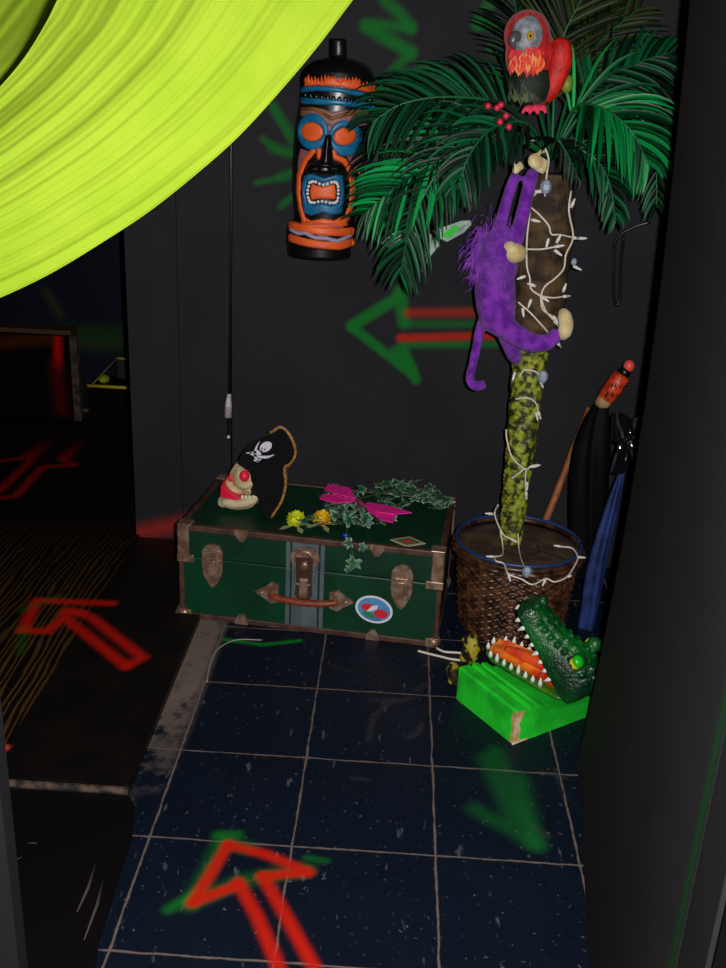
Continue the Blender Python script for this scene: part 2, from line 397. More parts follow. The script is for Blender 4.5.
B2 = B+dAB*0.004; MB().prism([B2+nAB*0.0005, B2+dAB*0.098+nAB*0.0005, B2+dAB*0.098+nAB*0.03, B2+nAB*0.03], (0, 0, 2.3)).build('trim_1', mat('batten_paint', (31, 30, 32), 0.7, spec=0.2, bump=0.1, bscale=120), smooth_=False)
structure(bpy.data.objects['trim_1'])
B3 = B+dAB*0.125; o = MB().prism([B3, B3+dAB*1.5, B3+dAB*1.5+nAB*0.03, B3+nAB*0.03], (0, 0, 2.3)).build('wall_right', M_black, smooth_=False); structure(o)
o = MB().box((1.325, -0.3, 0), (1.36, WY+0.1, 2.3)).build('wall_right', M_black, smooth_=False); structure(o)
o = MB().box((1.0, -0.3, 0), (1.325, -0.27, 2.3)).build('wall_right', M_black, smooth_=False); structure(o)
XL = float(P(19, 968, -1.04)[0])
o = MB().box((-0.75, -1.04, 0), (XL, -1.005, 2.3)).build('wall_left', mat('charcoal_left_paint', (40, 38, 41), 0.6, spec=0.3, bump=0.1, bscale=120), smooth_=False); structure(o)
o = MB().box((-2.6, -3.2, 2.3), (1.6, 2.5, 2.35)).build('ceiling', M_black, smooth_=False); structure(o)
# far room: dark wall with faded paint
M_far = mat('navy_wall_paint', (9, 12, 32), 0.6, spec=0.2, paint=True)
o = slab(np.arange(-2.6, -0.3, 0.012), list(np.arange(0.022, 0.95, 0.012))+[1.6, 2.3], lambda x, z: (x, 2.3, z), (0, 0.05, 0)).build('wall_far', M_far, smooth_=False, recalc=False); structure(o)
wf = lambda x, y: P(x, y, 2.3)
paint(o, [([(60, 338), (132, 338)], 0.11, (18, 60, 14), 0.05, 0.9), ([(-20, 345), (132, 345)], 0.03, (60, 45, 15), 0.03, 0.4), ([(0, 402), (132, 405)], 0.12, (14, 10, 10), 0.04, 1), ([(45, 290), (60, 315)], 0.03, (50, 60, 15), 0.03, 0.8),
          ([(120, 365), (136, 365)], 0.1, (10, 10, 14), 0.02, .8)], wf)
o = MB().box((-0.417, WY+0.1, 0), (-0.40, 2.3, 2.3)).build('wall_inner', M_black, smooth_=False); structure(o)
o = MB().box((-2.6, 2.285, 0.022), (-0.417, 2.299, 0.034)).build('baseboard_far', mat('baseboard_olive', (90, 80, 45), 0.5), smooth_=False); structure(o)

# ================================================================ BOARDS ON THE FLOOR
def wood_material():
    m = bpy.data.materials.new('dark_wood_grain'); m.use_nodes = True; nt = m.node_tree; N = nt.nodes; L = nt.links; b = N['Principled BSDF']
    geo = N.new('ShaderNodeNewGeometry'); mp = N.new('ShaderNodeMapping'); mp.inputs['Location'].default_value = (0.63, -0.12, 0); mp.inputs['Scale'].default_value = (2.6, 0.42, 1)
    L.new(geo.outputs['Position'], mp.inputs[0])
    nz = N.new('ShaderNodeTexNoise'); nz.inputs['Scale'].default_value = 1.6; nz.inputs['Detail'].default_value = 3; L.new(mp.outputs[0], nz.inputs['Vector'])
    wv = N.new('ShaderNodeTexWave'); wv.wave_type = 'RINGS'; wv.rings_direction = 'Z'; wv.inputs['Scale'].default_value = 6.5; wv.inputs['Distortion'].default_value = 9.0; wv.inputs['Detail'].default_value = 2.0; wv.inputs['Detail Scale'].default_value = 1.2
    L.new(mp.outputs[0], wv.inputs['Vector'])
    rp = N.new('ShaderNodeMapRange'); rp.inputs[1].default_value = 0.45; rp.inputs[2].default_value = 0.9; L.new(wv.outputs['Fac'], rp.inputs[0])
    mu = N.new('ShaderNodeMath'); mu.operation = 'MULTIPLY'; L.new(rp.outputs[0], mu.inputs[0]); L.new(nz.outputs['Fac'], mu.inputs[1])
    mx = N.new('ShaderNodeMix'); mx.data_type = 'RGBA'; mx.inputs[6].default_value = (*lin((15, 11, 9)), 1); mx.inputs[7].default_value = (*lin((122, 84, 38)), 1)
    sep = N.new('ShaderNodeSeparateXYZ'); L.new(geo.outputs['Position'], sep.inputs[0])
    wr = N.new('ShaderNodeMapRange'); wr.inputs[1].default_value = 1.05; wr.inputs[2].default_value = -0.1; L.new(sep.outputs[1], wr.inputs[0])  # far grain fades to dark: flash falloff and dust put into the colour
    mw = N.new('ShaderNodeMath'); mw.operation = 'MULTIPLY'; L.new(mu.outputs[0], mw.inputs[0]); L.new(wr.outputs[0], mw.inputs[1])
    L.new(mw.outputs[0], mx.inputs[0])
    at = N.new('ShaderNodeAttribute'); at.attribute_name = 'paint'
    m5 = N.new('ShaderNodeMix'); m5.data_type = 'RGBA'; L.new(at.outputs['Alpha'], m5.inputs[0]); L.new(mx.outputs[2], m5.inputs[6]); L.new(at.outputs['Color'], m5.inputs[7])
    L.new(m5.outputs[2], b.inputs['Base Color']); b.inputs['Roughness'].default_value = 0.5; b.inputs['Specular IOR Level'].default_value = 0.25
    return m
HB = 0.022
pb = lambda x, y: PZ(x, y, HB)
bs = []
z1 = lambda a, b: (a/4.84, 590+b/4.84)
for pts in ([(110, 195), (180, 50), (540, 65)], [(110, 195), (230, 200), (310, 130), (610, 370)], [(330, 95), (440, 130), (690, 325), (610, 370)], [(310, 110), (400, 110)]):
    bs.append(([z1(*p) for p in pts], 0.03, (205, 26, 12), 0.014, 0.9))
z2 = lambda a, b: (a/3.225, 400+b/3.225)
for pts in ([(-20, 200), (130, 180), (180, 180), (240, 210), (140, 215), (50, 310), (-10, 318)], [(100, 195), (-5, 295)]):
    bs.append(([z2(*p) for p in pts], 0.03, (175, 20, 12), 0.018, 0.85))
bs.append(([(-6, 745), (4, 748)], 0.025, (240, 90, 70), 0.006, 1.0))
for pts in ([(20, 652), (24, 628)], [(22, 610), (60, 596)]): bs.append(([p for p in pts], 0.02, (30, 90, 20), 0.02, .5))
bx0 = -0.405
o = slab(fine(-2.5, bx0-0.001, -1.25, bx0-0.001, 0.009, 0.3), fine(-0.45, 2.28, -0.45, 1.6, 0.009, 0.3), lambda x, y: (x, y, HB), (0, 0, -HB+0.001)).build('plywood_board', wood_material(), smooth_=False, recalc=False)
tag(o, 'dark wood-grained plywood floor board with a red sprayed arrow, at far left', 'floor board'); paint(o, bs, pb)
M_bb = mat('black_board_paint', (15, 12, 12), 0.45, spec=0.3, rgb2=(22, 17, 15), scale=9, paint=True)
o = slab(fine(bx0+0.001, -0.165, bx0+0.001, -0.165, 0.009), fine(-0.47, 0.86, -0.47, 0.86, 0.009), lambda x, y: (x, y, HB), (0, 0, -HB+0.001)).build('black_board', M_bb, smooth_=False, recalc=False)
# extra lip that fills up to the dusty strip, in front of the trunk corner
lip = slab(np.arange(-0.1645, -0.0799, 0.007), np.arange(-0.47, 0.332, 0.009), lambda x, y: (x, y, HB), (0, 0, -HB+0.001)).build('lip', M_bb, smooth_=False, recalc=False)
bm = bmesh.new(); bm.from_mesh(o.data); bm.from_mesh(lip.data); bm.to_mesh(o.data); bm.free(); bpy.data.objects.remove(lip)
tag(o, 'black painted floor board between the wood-grained board and the blue tiles', 'floor board'); paint(o, bs, pb)
# worn front edge of the boards
e0 = pb(0, 776); e1 = pb(124, 797)
o = MB().tube(smooth([(-1.2, -0.462, 0.012), (-0.4, -0.481, 0.012), (-0.25, -0.482, 0.012), (-0.08, -0.482, 0.012)], 60), [0.0095]*60, 8).build('edge_strip', mat('worn_raw_wood', (92, 72, 60), 0.8, rgb2=(30, 25, 22), scale=40), None)
tag(o, 'worn raw wood edge strip along the front of the black floor board', 'strip')
m = MB(); out = [(-1.3, -0.494), (-0.075, -0.494), (-0.052, -0.53), (-0.035, -0.62), (-0.03, -0.75), (-0.022, -0.9), (0.0, -1.05), (0.02, -1.3), (-1.3, -1.3)]
# keep the mat clear of the left wall
out = [(-0.9, -0.494), (-0.075, -0.494), (-0.052, -0.53), (-0.035, -0.62), (-0.03, -0.75), (-0.022, -0.9), (0.0, -1.05), (0.01, -1.2), (-0.14, -1.2), (-0.14, -0.99), (-0.9, -0.99)]
m.prism([(x, y, 0.001) for x, y in out], (0, 0, 0.007))
o = m.build('rubber_mat', mat('black_rubber', (10, 8, 8), 0.5, spec=0.25, bump=0.3, bscale=60), None, smooth_=False)
tag(o, 'black rubber floor mat lying in front of the black floor board', 'mat')
for pts in ([(96, 862), (88, 888), (77, 912)], [(103, 880), (97, 905), (84, 940)], [(10, 862), (22, 857)], [(28, 843), (37, 843)]):
    MB().tube([PZ(x, y, 0.008) for x, y in pts], [0.0012, 0.0035, 0.001], 6).build('scratch', mat('scuff_grey', (70, 62, 58), 0.8), o)

# ================================================================ STEAMER TRUNK
fL = PZ(180, 617); fR = PZ(437, 648); ax = (fR-fL)/np.linalg.norm(fR-fL); TA = math.atan2(ax[1], ax[0]); bk = np.array([-ax[1], ax[0], 0])
TW, TD, TH = 0.786, 0.43, 0.308
trunk = thing('steamer_trunk', (fL+fR)/2+bk*TD/2, 'dark green footlocker trunk with brass fittings standing against the back wall', 'trunk', TA)
M_green = mat('green_vinyl', (6, 62, 38), 0.42, spec=0.4, rgb2=(5, 52, 31), scale=8, bump=0.08, bscale=250)
M_brown = mat('brown_binding', (88, 58, 48), 0.5, spec=0.5, rgb2=(66, 42, 36), scale=30, bump=0.15, bscale=120)
M_brass = mat('dull_brass', (178, 150, 130), 0.36, metal=0.55, rgb2=(140, 105, 85), scale=40)
M_leather = mat('brown_leather', (150, 66, 34), 0.45, spec=0.5, rgb2=(110, 45, 25), scale=25)
hx, hy = TW/2, TD/2; LS = 0.205
MB().box((-hx+.004, -hy+.004, 0.004), (hx-.004, hy-.004, LS-0.0003), bev=0.004).build('body', M_green, trunk, local=True, smooth_=False)
MB().box((-hx+.004, -hy+.004, LS+0.0003), (hx-.004, hy-.004, TH-0.003), bev=0.005).build('lid', mat('green_vinyl_lid', (7, 58, 36), 0.42, spec=0.4, rgb2=(14, 48, 32), scale=12, bump=0.1, bscale=200), trunk, local=True, smooth_=False)
def strip(lo, hi, nm='binding', mm=None, bev=0.003): return MB().box(lo, hi, bev=bev).build(nm, mm or M_brown, trunk, local=True, smooth_=False)
e = 0.019
for s in (-1, 1):
    y0, y1 = (s*hy-e if s > 0 else s*hy), (s*hy if s > 0 else s*hy+e)
    strip((-hx, min(y0, y1), TH-e), (hx, max(y0, y1), TH)); strip((-hx, min(y0, y1), 0), (hx, max(y0, y1), e))
    x0, x1 = (s*hx-e, s*hx) if s > 0 else (s*hx, s*hx+e)
    strip((x0, -hy, TH-e), (x1, hy, TH)); strip((x0, -hy, 0), (x1, hy, e))
    for t in (-1, 1):
        ya, yb = (t*hy-e*.8, t*hy) if t > 0 else (t*hy, t*hy+e*.8)
        xa, xb = (s*hx-e*.8, s*hx) if s > 0 else (s*hx, s*hx+e*.8)
        strip((xa, ya, 0), (xb, yb, TH))
# brass corner caps
for s in (-1, 1):
    for t in (-1, 1):
        X = lambda a: s*(hx+0.0025-a); Yc = lambda a: t*(hy+0.0025-a)
        def cb(m, a0, a1, b0, b1, z0, z1): 
            m.box((min(X(a0), X(a1)), min(Yc(b0), Yc(b1)), z0), (max(X(a0), X(a1)), max(Yc(b0), Yc(b1)), z1), bev=0.002)
        m = MB(); cb(m, 0, .036, 0, .006, TH-.115, TH+.002); cb(m, 0, .006, 0, .036, TH-.115, TH+.002); cb(m, 0, .042, 0, .042, TH-.004, TH+.003); cb(m, -.001, .05, -.001, .006, TH-.118, TH-.094)
        m.build('corner_cap', M_brass, trunk, local=True, smooth_=False)
        m = MB(); m.ell((s*(hx-.012), t*(hy-.012), .016), (.021, .021, .018)); cb(m, 0, .038, 0, .004, .0, .03); cb(m, 0, .004, 0, .038, 0, .03)
        m.build('corner_cap', M_brass, trunk, local=True)
# little binding clips
for x in (-0.2, 0.2):
    for z0, z1, up_ in ((TH-.03, TH+.002, -1), (0, .03, 1)):
        zt_, zb_ = (TH+.002, TH-.034) if up_ < 0 else (0.001, .036)
        MB().prism([(x-.02, -hy-.002, zt_), (x+.02, -hy-.002, zt_), (x+.02, -hy-.002, zt_+up_*.014), (x+.006, -hy-.002, zb_), (x-.006, -hy-.002, zb_), (x-.02, -hy-.002, zt_+up_*.014)], (0, .004, 0)).build('binding_clip', M_brass, trunk, local=True, smooth_=False)
# grey centre stripes
M_grey = mat('grey_stripe', (92, 104, 110), 0.5, rgb2=(78, 88, 94), scale=20)
for x0, x1 in ((-.062, -.05), (-.044, .034), (.04, .052)):
    MB().box((x0-.004, -hy+.0022, e), (x1-.004, -hy+.0046, TH-e)).build('stripe', M_grey, trunk, local=True, smooth_=False)
def shield(x, zc, w, h, top=True):
    """hasp plate outline, in the front plane"""
    o = []
    for a in np.linspace(0, math.pi, 10): o.append((x+w/2*math.cos(a), zc+h*.28+h*.22*math.sin(a)))
    o += [(x-w/2, zc-h*.05), (x-w*.42, zc-h*.25), (x-w*.2, zc-h*.42), (x-w*.08, zc-h*.5), (x+w*.08, zc-h*.5), (x+w*.2, zc-h*.42), (x+w*.42, zc-h*.25), (x+w/2, zc-h*.05)]
    return o
for lx in (-0.288, 0.277):
    m = MB(); m.prism([(a, -hy+.003, b) for a, b in shield(lx, .186, .062, .14)], (0, -.006, 0)); lt = m.build('latch', M_brass, trunk, local=True, smooth_=False)
    m = MB(); m.box((lx-.019, -hy-.011, .15), (lx+.019, -hy-.002, .218), bev=.003); m.box((lx-.011, -hy-.017, .16), (lx+.011, -hy-.009, .208), bev=.003); m.build('hasp', M_brass, lt, local=True, smooth_=False)
    m = MB(); m.tube([(lx-.033, -hy-.007, .208), (lx+.033, -hy-.007, .208)], .004); m.tube([(lx-.02, -hy-.01, .17), (lx+.02, -hy-.01, .17)], .005); m.build('hinge_pin', M_brass, lt, local=True)
    for rx_, rz_ in ((0, .124), (-.02, .235), (.02, .235)): MB().ell((lx+rx_, -hy-.003, rz_), (.005, .004, .005), nu=10, nv=8).build('rivet', M_brass, lt, local=True)
# lock
lx = -0.009
m = MB(); m.prism([(lx+.044*math.cos(a), -hy+.003, .245+.034*math.sin(a)) for a in np.linspace(0, 2*math.pi, 28)[:-1]], (0, -.008, 0)); lk = m.build('lock', M_brass, trunk, local=True, smooth_=False)
m = MB(); m.lathe([(.028, 0), (.03, .004), (.024, .007), (.02, .004)], n=28)
m.v = [(lx+a, -hy-.004-c, .245+b*.9) for a, b, c in m.v]; m.build('lock_ring', M_brass, lk, local=True)
m = MB(); m.prism([(lx+x, -hy-.004, z) for x, z in ((-.026, .25), (.026, .25), (.022, .17), (.026, .13), (.018, .112), (-.018, .112), (-.026, .13), (-.022, .17))], (0, -.008, 0)); m.build('lock_plate', mat('dark_brass', (120, 92, 78), 0.35, metal=0.8), lk, local=True, smooth_=False)
m = MB(); m.box((lx-.013, -hy-.02, .122), (lx+.013, -hy-.009, .185), bev=.004); m.ell((lx, -hy-.014, .225), (.013, .008, .014)); m.tube([(lx-.02, -hy-.014, .165), (lx+.02, -hy-.014, .165)], .004); m.build('hasp', M_brass, lk, local=True, smooth_=False)
# handle
hd = MB().tube(smooth([(-.112, -hy-.006, .118), (-.085, -hy-.015, .112), (-.01, -hy-.02, .108), (.065, -hy-.015, .112), (.093, -hy-.006, .118)], 24), [.009, .0105, .0105, .0105, .009], 10).build('handle', M_leather, trunk, local=True)
for lx, sg in ((-.116, -1), (.097, 1)):
    m = MB(); m.prism([(lx+sg*a, -hy+.003, .118+b) for a, b in ((-.03, .026), (-.005, .034), (.012, .02), (.042, 0), (.012, -.02), (-.005, -.034), (-.03, -.026))], (0, -.007, 0)); m.tube([(lx-sg*.012, -hy-.008, .096), (lx-sg*.012, -hy-.008, .14)], .006); m.ell((lx+sg*.02, -hy-.006, .118), (.008, .006, .008))
    m.build('handle_plate', M_brass, hd, local=True, smooth_=False)
# round sticker
sx_, sz_ = 0.2, 0.101
def disc(m, cx, cz, rx, rz, y, th, n=30, rot=0.0):
    o = []
    for a in np.linspace(0, 2*math.pi, n, endpoint=False):
        px_, pz_ = rx*math.cos(a), rz*math.sin(a); o.append((cx+px_*math.cos(rot)-pz_*math.sin(rot), y, cz+px_*math.sin(rot)+pz_*math.cos(rot)))
    return m.prism(o, (0, -th, 0))
yf = -hy+.0035
st = disc(MB(), sx_, sz_, .056, .044, yf, .001, rot=-.2).build('sticker', mat('sticker_white', (225, 230, 235), .4), trunk, local=True, smooth_=False)
disc(MB(), sx_, sz_, .049, .0375, yf-.001, .0006, rot=-.2).build('sticker_print', mat('sticker_blue', (90, 150, 200), .4, rgb2=(60, 120, 180), scale=30), st, local=True, smooth_=False)
m = MB(); disc(m, sx_-.02, sz_+.006, .017, .012, yf-.0016, .0005); disc(m, sx_+.021, sz_-.012, .021, .015, yf-.0016, .0005); m.build('sticker_print', mat('sticker_red', (215, 40, 60), .4), st, local=True, smooth_=False)
m = MB(); m.prism([(sx_-.022, yf-.0021, sz_-.008), (sx_-.006, yf-.0021, sz_+.012), (sx_+.012, yf-.0021, sz_+.016), (sx_+.008, yf-.0021, sz_+.002), (sx_-.008, yf-.0021, sz_-.006)], (0, -.0004, 0)); m.build('sticker_print', mat('sticker_white', (225, 230, 235), .4), st, local=True, smooth_=False)
m = MB(); disc(m, sx_-.014, sz_-.018, .02, .008, yf-.0016, .0005, rot=-.4); m.build('sticker_print', mat('sticker_green', (40, 140, 70), .4), st, local=True, smooth_=False)
# diamond emblem on the lid
dc = np.array(rootm(trunk).inverted() @ Vector(PZ(408, 541, TH)))
def dia(m, k, z, th): return m.prism([(dc[0]-.052*k, dc[1], z), (dc[0], dc[1]-.036*k, z), (dc[0]+.052*k, dc[1], z), (dc[0], dc[1]+.036*k, z)], (0, 0, th))
dd = dia(MB(), 1, TH-.004, .003).build('emblem', mat('emblem_cream', (190, 180, 140), .4), trunk, local=True, smooth_=False)
dia(MB(), .72, TH-.001, .0008).build('emblem_print', mat('emblem_green', (60, 110, 70), .4), dd, local=True, smooth_=False)
dia(MB(), .4, TH-.0002, .0008).build('emblem_print', mat('emblem_red', (190, 70, 50), .4), dd, local=True, smooth_=False)

# ================================================================ SKULL AND PIRATE HAT
YS = 0.50; YH = 0.412
sk = thing('skull', P(238, 511, YS)*[1, 1, 0]+np.array([0, 0, TH]), 'cream plastic skull with pink eyes on the green trunk, facing left', 'skull')
M_bone = mat('aged_bone', (212, 196, 150), 0.5, rgb2=(190, 160, 110), scale=18, bump=0.2, bscale=60)
M_pink = mat('neon_pink', (240, 30, 70), 0.5)
p = lambda x, y, d=0.0: P(x, y, YS+d)
m = MB(); 
m.ell(p(254, 476), (.060, .060, .068)); m.ell(p(246, 477, -.02), (.042, .045, .045)); m.ell(p(237, 487, -.012), (.036, .036, .022))
m.ell(p(246, 466, -.012), (.026, .044, .016)); m.ell(p(253, 489, -.042), (.030, .014, .012)); m.tube(smooth([p(242, 463, -.012), p(235, 472, -.018), p(228, 484, -.014)], 14), [.016, .014, .013], 10)
m.tube(smooth([p(236, 469, -.045), p(244, 467, -.058), p(252, 472, -.058)], 12), .006, 8); m.tube(smooth([p(236, 484, -.045), p(245, 487, -.06), p(255, 482, -.056)], 12), .0065, 8)
def floor_clamp(o, z=TH+.0008):
    zz = z-o.matrix_basis.translation.z-rootm(sk).translation.z
    for v in o.data.vertices: v.co.z = max(v.co.z, zz)
    return o
o = floor_clamp(remesh(m.build('cranium', M_bone, sk), .0045, 3))
M_jaw = mat('pale_bone', (226, 216, 182), 0.5, rgb2=(205, 188, 145), scale=22, bump=.2, bscale=60)
m = MB(); m.ell(p(238, 502, -.008), (.056, .046, .018)); m.ell(p(224, 501, -.008), (.020, .036, .017)); m.tube(smooth([p(257, 495, -.048), p(252, 501, -.05), p(238, 503.5, -.05), p(223, 502, -.036)], 20), [.012, .014, .015, .013], 10)
jw = floor_clamp(remesh(m.build('jaw', M_jaw, sk), .0045, 3))
for k in range(9):
    q = p(253-3.5*k, 497.5-.1*k, -.054+.0012*k*k*.6)
    MB().ell(q, (.0050, .005, .0075), nu=10, nv=8).build('tooth', mat('tooth_cream', (234, 224, 190), .4), jw)
MB().ell(p(244.5, 476, -.058), (.0155, .016, .018)).build('eye', M_pink, sk)
MB().ell(p(231, 477.5, -.026), (.009, .012, .014)).build('eye', M_pink, sk)
m = MB(); m.prism([p(221, 485.5, -.05), p(240, 499, -.07), p(237, 500.5, -.07), p(220.5, 497, -.05)], (0, .05, 0)); m.build('mouth', M_pink, sk, smooth_=False)

hat = thing('pirate_hat', P(268, 519, YH)*[1, 1, 0]+np.array([0, 0, TH]), 'black felt pirate hat with gold edging and a white skull emblem, worn by the skull', 'hat')
M_felt = mat('black_felt', (14, 13, 16), 0.9, spec=0.15, sheen=0.1, bump=0.3, bscale=300)
M_gold = mat('gold_braid', (175, 130, 65), 0.45, spec=0.6, rgb2=(130, 90, 40), scale=80, bump=0.4, bscale=400)
ol = smooth([(237, 463), (245, 450), (258, 439), (272, 432), (281, 427.5), (290, 436), (295.5, 452), (291, 463), (284.5, 468), (285.5, 484), (281.5, 501), (271, 518)], 44)
lf = smooth([(265, 519), (259.5, 503), (256, 487), (249, 472)], 10)
def brim(Yp, k, dx):
    m = MB(); cx_, cy_ = 268, 478
    o2 = [P(cx_+(x-cx_)*k+dx, cy_+(y-cy_)*k, Yp) for x, y in ol+lf]
    return m.prism(o2, (0, .008, 0)), o2
m, o2 = brim(YH, 1, 0); m.build('brim', M_felt, hat, tri=True, smooth_=False)
MB().tube([q+np.array([0, .003, 0]) for q in o2[11:44]], .0048, 8).build('trim', M_gold, hat)
m, o3 = brim(YH+.15, .84, 2); m.build('brim', M_felt, hat, tri=True, smooth_=False)
MB().tube([q+np.array([0, .003, 0]) for q in o3[11:44]], .0048, 8).build('trim', M_gold, hat)
m = MB(); m.ell(P(266, 476, YS), (.068, .073, .095))
m.ell(P(270, 488, YS), (.05, .066, .055)); remesh(m.build('crown', M_felt, hat), .008, 3)
# jolly roger
pe = lambda a, b, d=0: P(210+a/7.26, 420+b/7.26, YH-.0015-d)
em = MB()
em.prism([pe(405+48*math.cos(t)*math.cos(-.55)-34*math.sin(t)*math.sin(-.55), 195+48*math.cos(t)*math.sin(-.55)+34*math.sin(t)*math.cos(-.55)) for t in np.linspace(0, 2*math.pi, 20)[:-1]], (0, .002, 0))
em.prism([pe(345, 215), pe(375, 245), pe(350, 262), pe(325, 240)], (0, .002, 0))
for c1, wd in (([(262, 240), (320, 235), (340, 190), (362, 155)], [5, 16, 12, 2]), ([(285, 238), (340, 262), (410, 270), (468, 252)], [14, 16, 20, 2]), ([(325, 225), (330, 265), (350, 305)], [20, 22, 14]), ([(318, 292), (345, 298), (372, 280)], [8, 12, 8])):
    c = smooth([np.array(q, float) for q in c1], 12); W = np.interp(np.linspace(0, 1, 12), np.linspace(0, 1, len(wd)), wd); L_ = []; R_ = []
    for i in range(12):
        t = c[min(i+1, 11)]-c[max(i-1, 0)]; t /= np.linalg.norm(t); nn = np.array([-t[1], t[0]]); L_.append(c[i]+nn*W[i]/2); R_.append(c[i]-nn*W[i]/2)
    em.prism([pe(*q) for q in L_+R_[::-1]], (0, .002, 0))
o = em.build('emblem', mat('emblem_white', (215, 210, 225), .7), hat, smooth_=False, tri=True)
for a, b in ((378, 205), (398, 214), (376, 222)):
    MB().ell(pe(a, b, .0005), (.0024, .001, .0028), nu=8, nv=6).build('emblem_mark', M_felt, o)

# ================================================================ IVY, BUTTERFLIES AND FLOWERS ON THE TRUNK
M_leaf = mat('variegated_ivy', (60, 120, 80), 0.4, vcol='col', spec=0.4)
def ivy_leaf(m, c, size, yaw, tilt, roll, rnd):
    pts = [(0, -.1), (.22, -.32), (.5, -.28), (.36, -.02), (.62, .28), (.26, .3), (.0, .85), (-.26, .3), (-.62, .28), (-.36, -.02), (-.5, -.28), (-.22, -.32)]
    R = Matrix.Rotation(yaw, 3, 'Z') @ Matrix.Rotation(tilt, 3, 'X') @ Matrix.Rotation(roll, 3, 'Y')
    k = rnd.uniform(.7, 1.1)
    gc = tuple(np.array(lin((22, 78, 44)))*k); gm_ = tuple(np.array(lin((44, 100, 64)))*k); wc = tuple(np.array(lin((175, 205, 180)))*rnd.uniform(.45, 1.15))
    V = [(0, .1, .03)]; Cc = [gc]
    for x, y in pts: V.append((x*.5, y*.5+.05, .02-.25*abs(x*.5))); Cc.append(gm_)
    for x, y in pts: V.append((x, y, -.12*abs(x)-.06*y*y)); Cc.append(wc if rnd.random() < .75 else gm_)
    n = len(pts); Fc = []
    for i in range(n):
        j = (i+1) % n; Fc.append((0, 1+i, 1+j)); Fc.append((1+i, 1+n+i, 1+n+j, 1+j))
    W = [np.array(R @ Vector(v))*size+np.asarray(c) for v in V]
    m.add(W, Fc, Cc)
rnd = random.Random(3)
ivy = thing('ivy_garland', PZ(370, 510, TH), 'variegated artificial ivy garland trailing over the trunk lid', 'ivy')
lv = MB(); vn = MB()
vines = [[(300, 520, .33), (330, 508, .35), (355, 500, .355), (390, 492, .35), (420, 497, .34), (452, 505, .335)], [(345, 525, .325), (350, 540, .318), (352, 556, .27)], [(318, 515, .33), (345, 515, .34), (372, 515, .335)], [(375, 496, .35), (400, 488, .36), (425, 490, .35), (446, 498, .345)]]
for vv in vines:
    vn.tube(smooth([PZ(*q) for q in vv], 24), .0022, 6)
clusters = [(332, 499, 16, 9, 10), (345, 518, 18, 8, 14), (352, 508, 12, 6, 6), (380, 488, 14, 6, 10), (405, 490, 16, 6, 12), (430, 497, 16, 7, 12), (447, 504, 8, 6, 6), (385, 520, 12, 5, 6), (328, 505, 8, 5, 4), (310, 522, 9, 4, 5), (395, 505, 20, 6, 5), (420, 490, 14, 4, 7), (340, 512, 12, 7, 10), (362, 522, 10, 5, 8), (448, 500, 7, 5, 9), (335, 488, 8, 4, 5)]
for cx_, cy_, rx, ry, n in clusters:
    for k in range(n):
        x, y = cx_+rnd.gauss(0, .6)*rx, cy_+rnd.gauss(0, .6)*ry; y = min(y, 530 if x < 400 else 522)
        x = min(x, 457)
        z = TH+.016+rnd.random()*.03
        q = PZ(x, y, z)
        if q[1] > WY-.03: q[1] = WY-.03-rnd.random()*.05
        ivy_leaf(lv, q, rnd.uniform(.03, .047), rnd.uniform(0, 6.3), rnd.uniform(-.1, .8), rnd.uniform(-.5, .5), rnd)
# leaves over the front edge
tl = lambda x, y, d=.012: np.array(rootm(trunk) @ Vector((((x-179)/262*.786-hx), -hy-d, (0.308*(1-(y-(522+(x-178)*.118))/95)))))
for x, y, s, r in ((356, 559, .043, 0.4), (350, 541, .03, -.6), (362, 545, .026, 2.4), (349, 566, .02, 2.0)):
    q = tl(x, y); R = Matrix.Rotation(-.2, 3, 'Z') @ Matrix.Rotation(math.pi/2-.35, 3, 'X')
    mm = MB(); ivy_leaf(mm, (0, 0, 0), s, r+2.4, 0, 0, rnd); mm.v = [tuple(np.array(R @ Vector(v))+q) for v in mm.v]; lv.add(mm.v, mm.f, mm.c)
vn.tube(smooth([PZ(345, 528, .325), tl(350, 535, .02), tl(353, 548, .012), tl(356, 556, .01)], 16), .002, 6)
vn.build('vine', mat('vine_green', (50, 80, 40), .6), ivy); lv.build('leaves', M_leaf, ivy, recalc=False)
# pink butterflies (four pointed wings each pair)
def butterfly(name, cpt, wings, m1, m2, label, group=None):
    b = thing(name, cpt, label, 'butterfly', group=group)
    for wpts in wings:
        mm = MB(); c = np.mean(wpts, axis=0); n = len(wpts)
        nrm = np.cross(wpts[1]-wpts[0], wpts[-1]-wpts[0]); nrm /= max(np.linalg.norm(nrm), 1e-9)
        mm.prism(wpts, nrm*.0025); mm.build('wing', m1, b, smooth_=False, tri=True)
    return b
wz = lambda pts, z: [PZ(x, y, z) for x, y in pts]
zi = lambda a, b: (270+a/3.82, 460+b/3.82)
pk = mat('hot_pink_felt', (255, 40, 170), .7, rgb2=(245, 28, 152), scale=30)
W = [wz([zi(*q) for q in ((328, 150), (305, 108), (222, 93), (208, 112), (240, 128))], .378), wz([zi(*q) for q in ((328, 156), (240, 134), (200, 132), (190, 150), (250, 166), (310, 162))], .372),
     wz([zi(*q) for q in ((360, 172), (375, 160), (470, 178), (542, 200), (480, 206), (400, 196))], .372), wz([zi(*q) for q in ((362, 178), (400, 200), (480, 208), (470, 238), (420, 226), (378, 196))], .366)]
bf = butterfly('butterfly', PZ(361, 501, .366), W, pk, None, 'hot pink felt butterfly with four wings lying on the ivy garland')
m = MB(); m.tube(smooth([PZ(*zi(330, 152), .375), PZ(*zi(345, 162), .376), PZ(*zi(366, 180), .372)], 10), [.004, .008, .004], 8); m.build('abdomen', mat('butterfly_body', (150, 40, 90), .7), bf)
m = MB(); a0 = PZ(*zi(340, 158), .376)
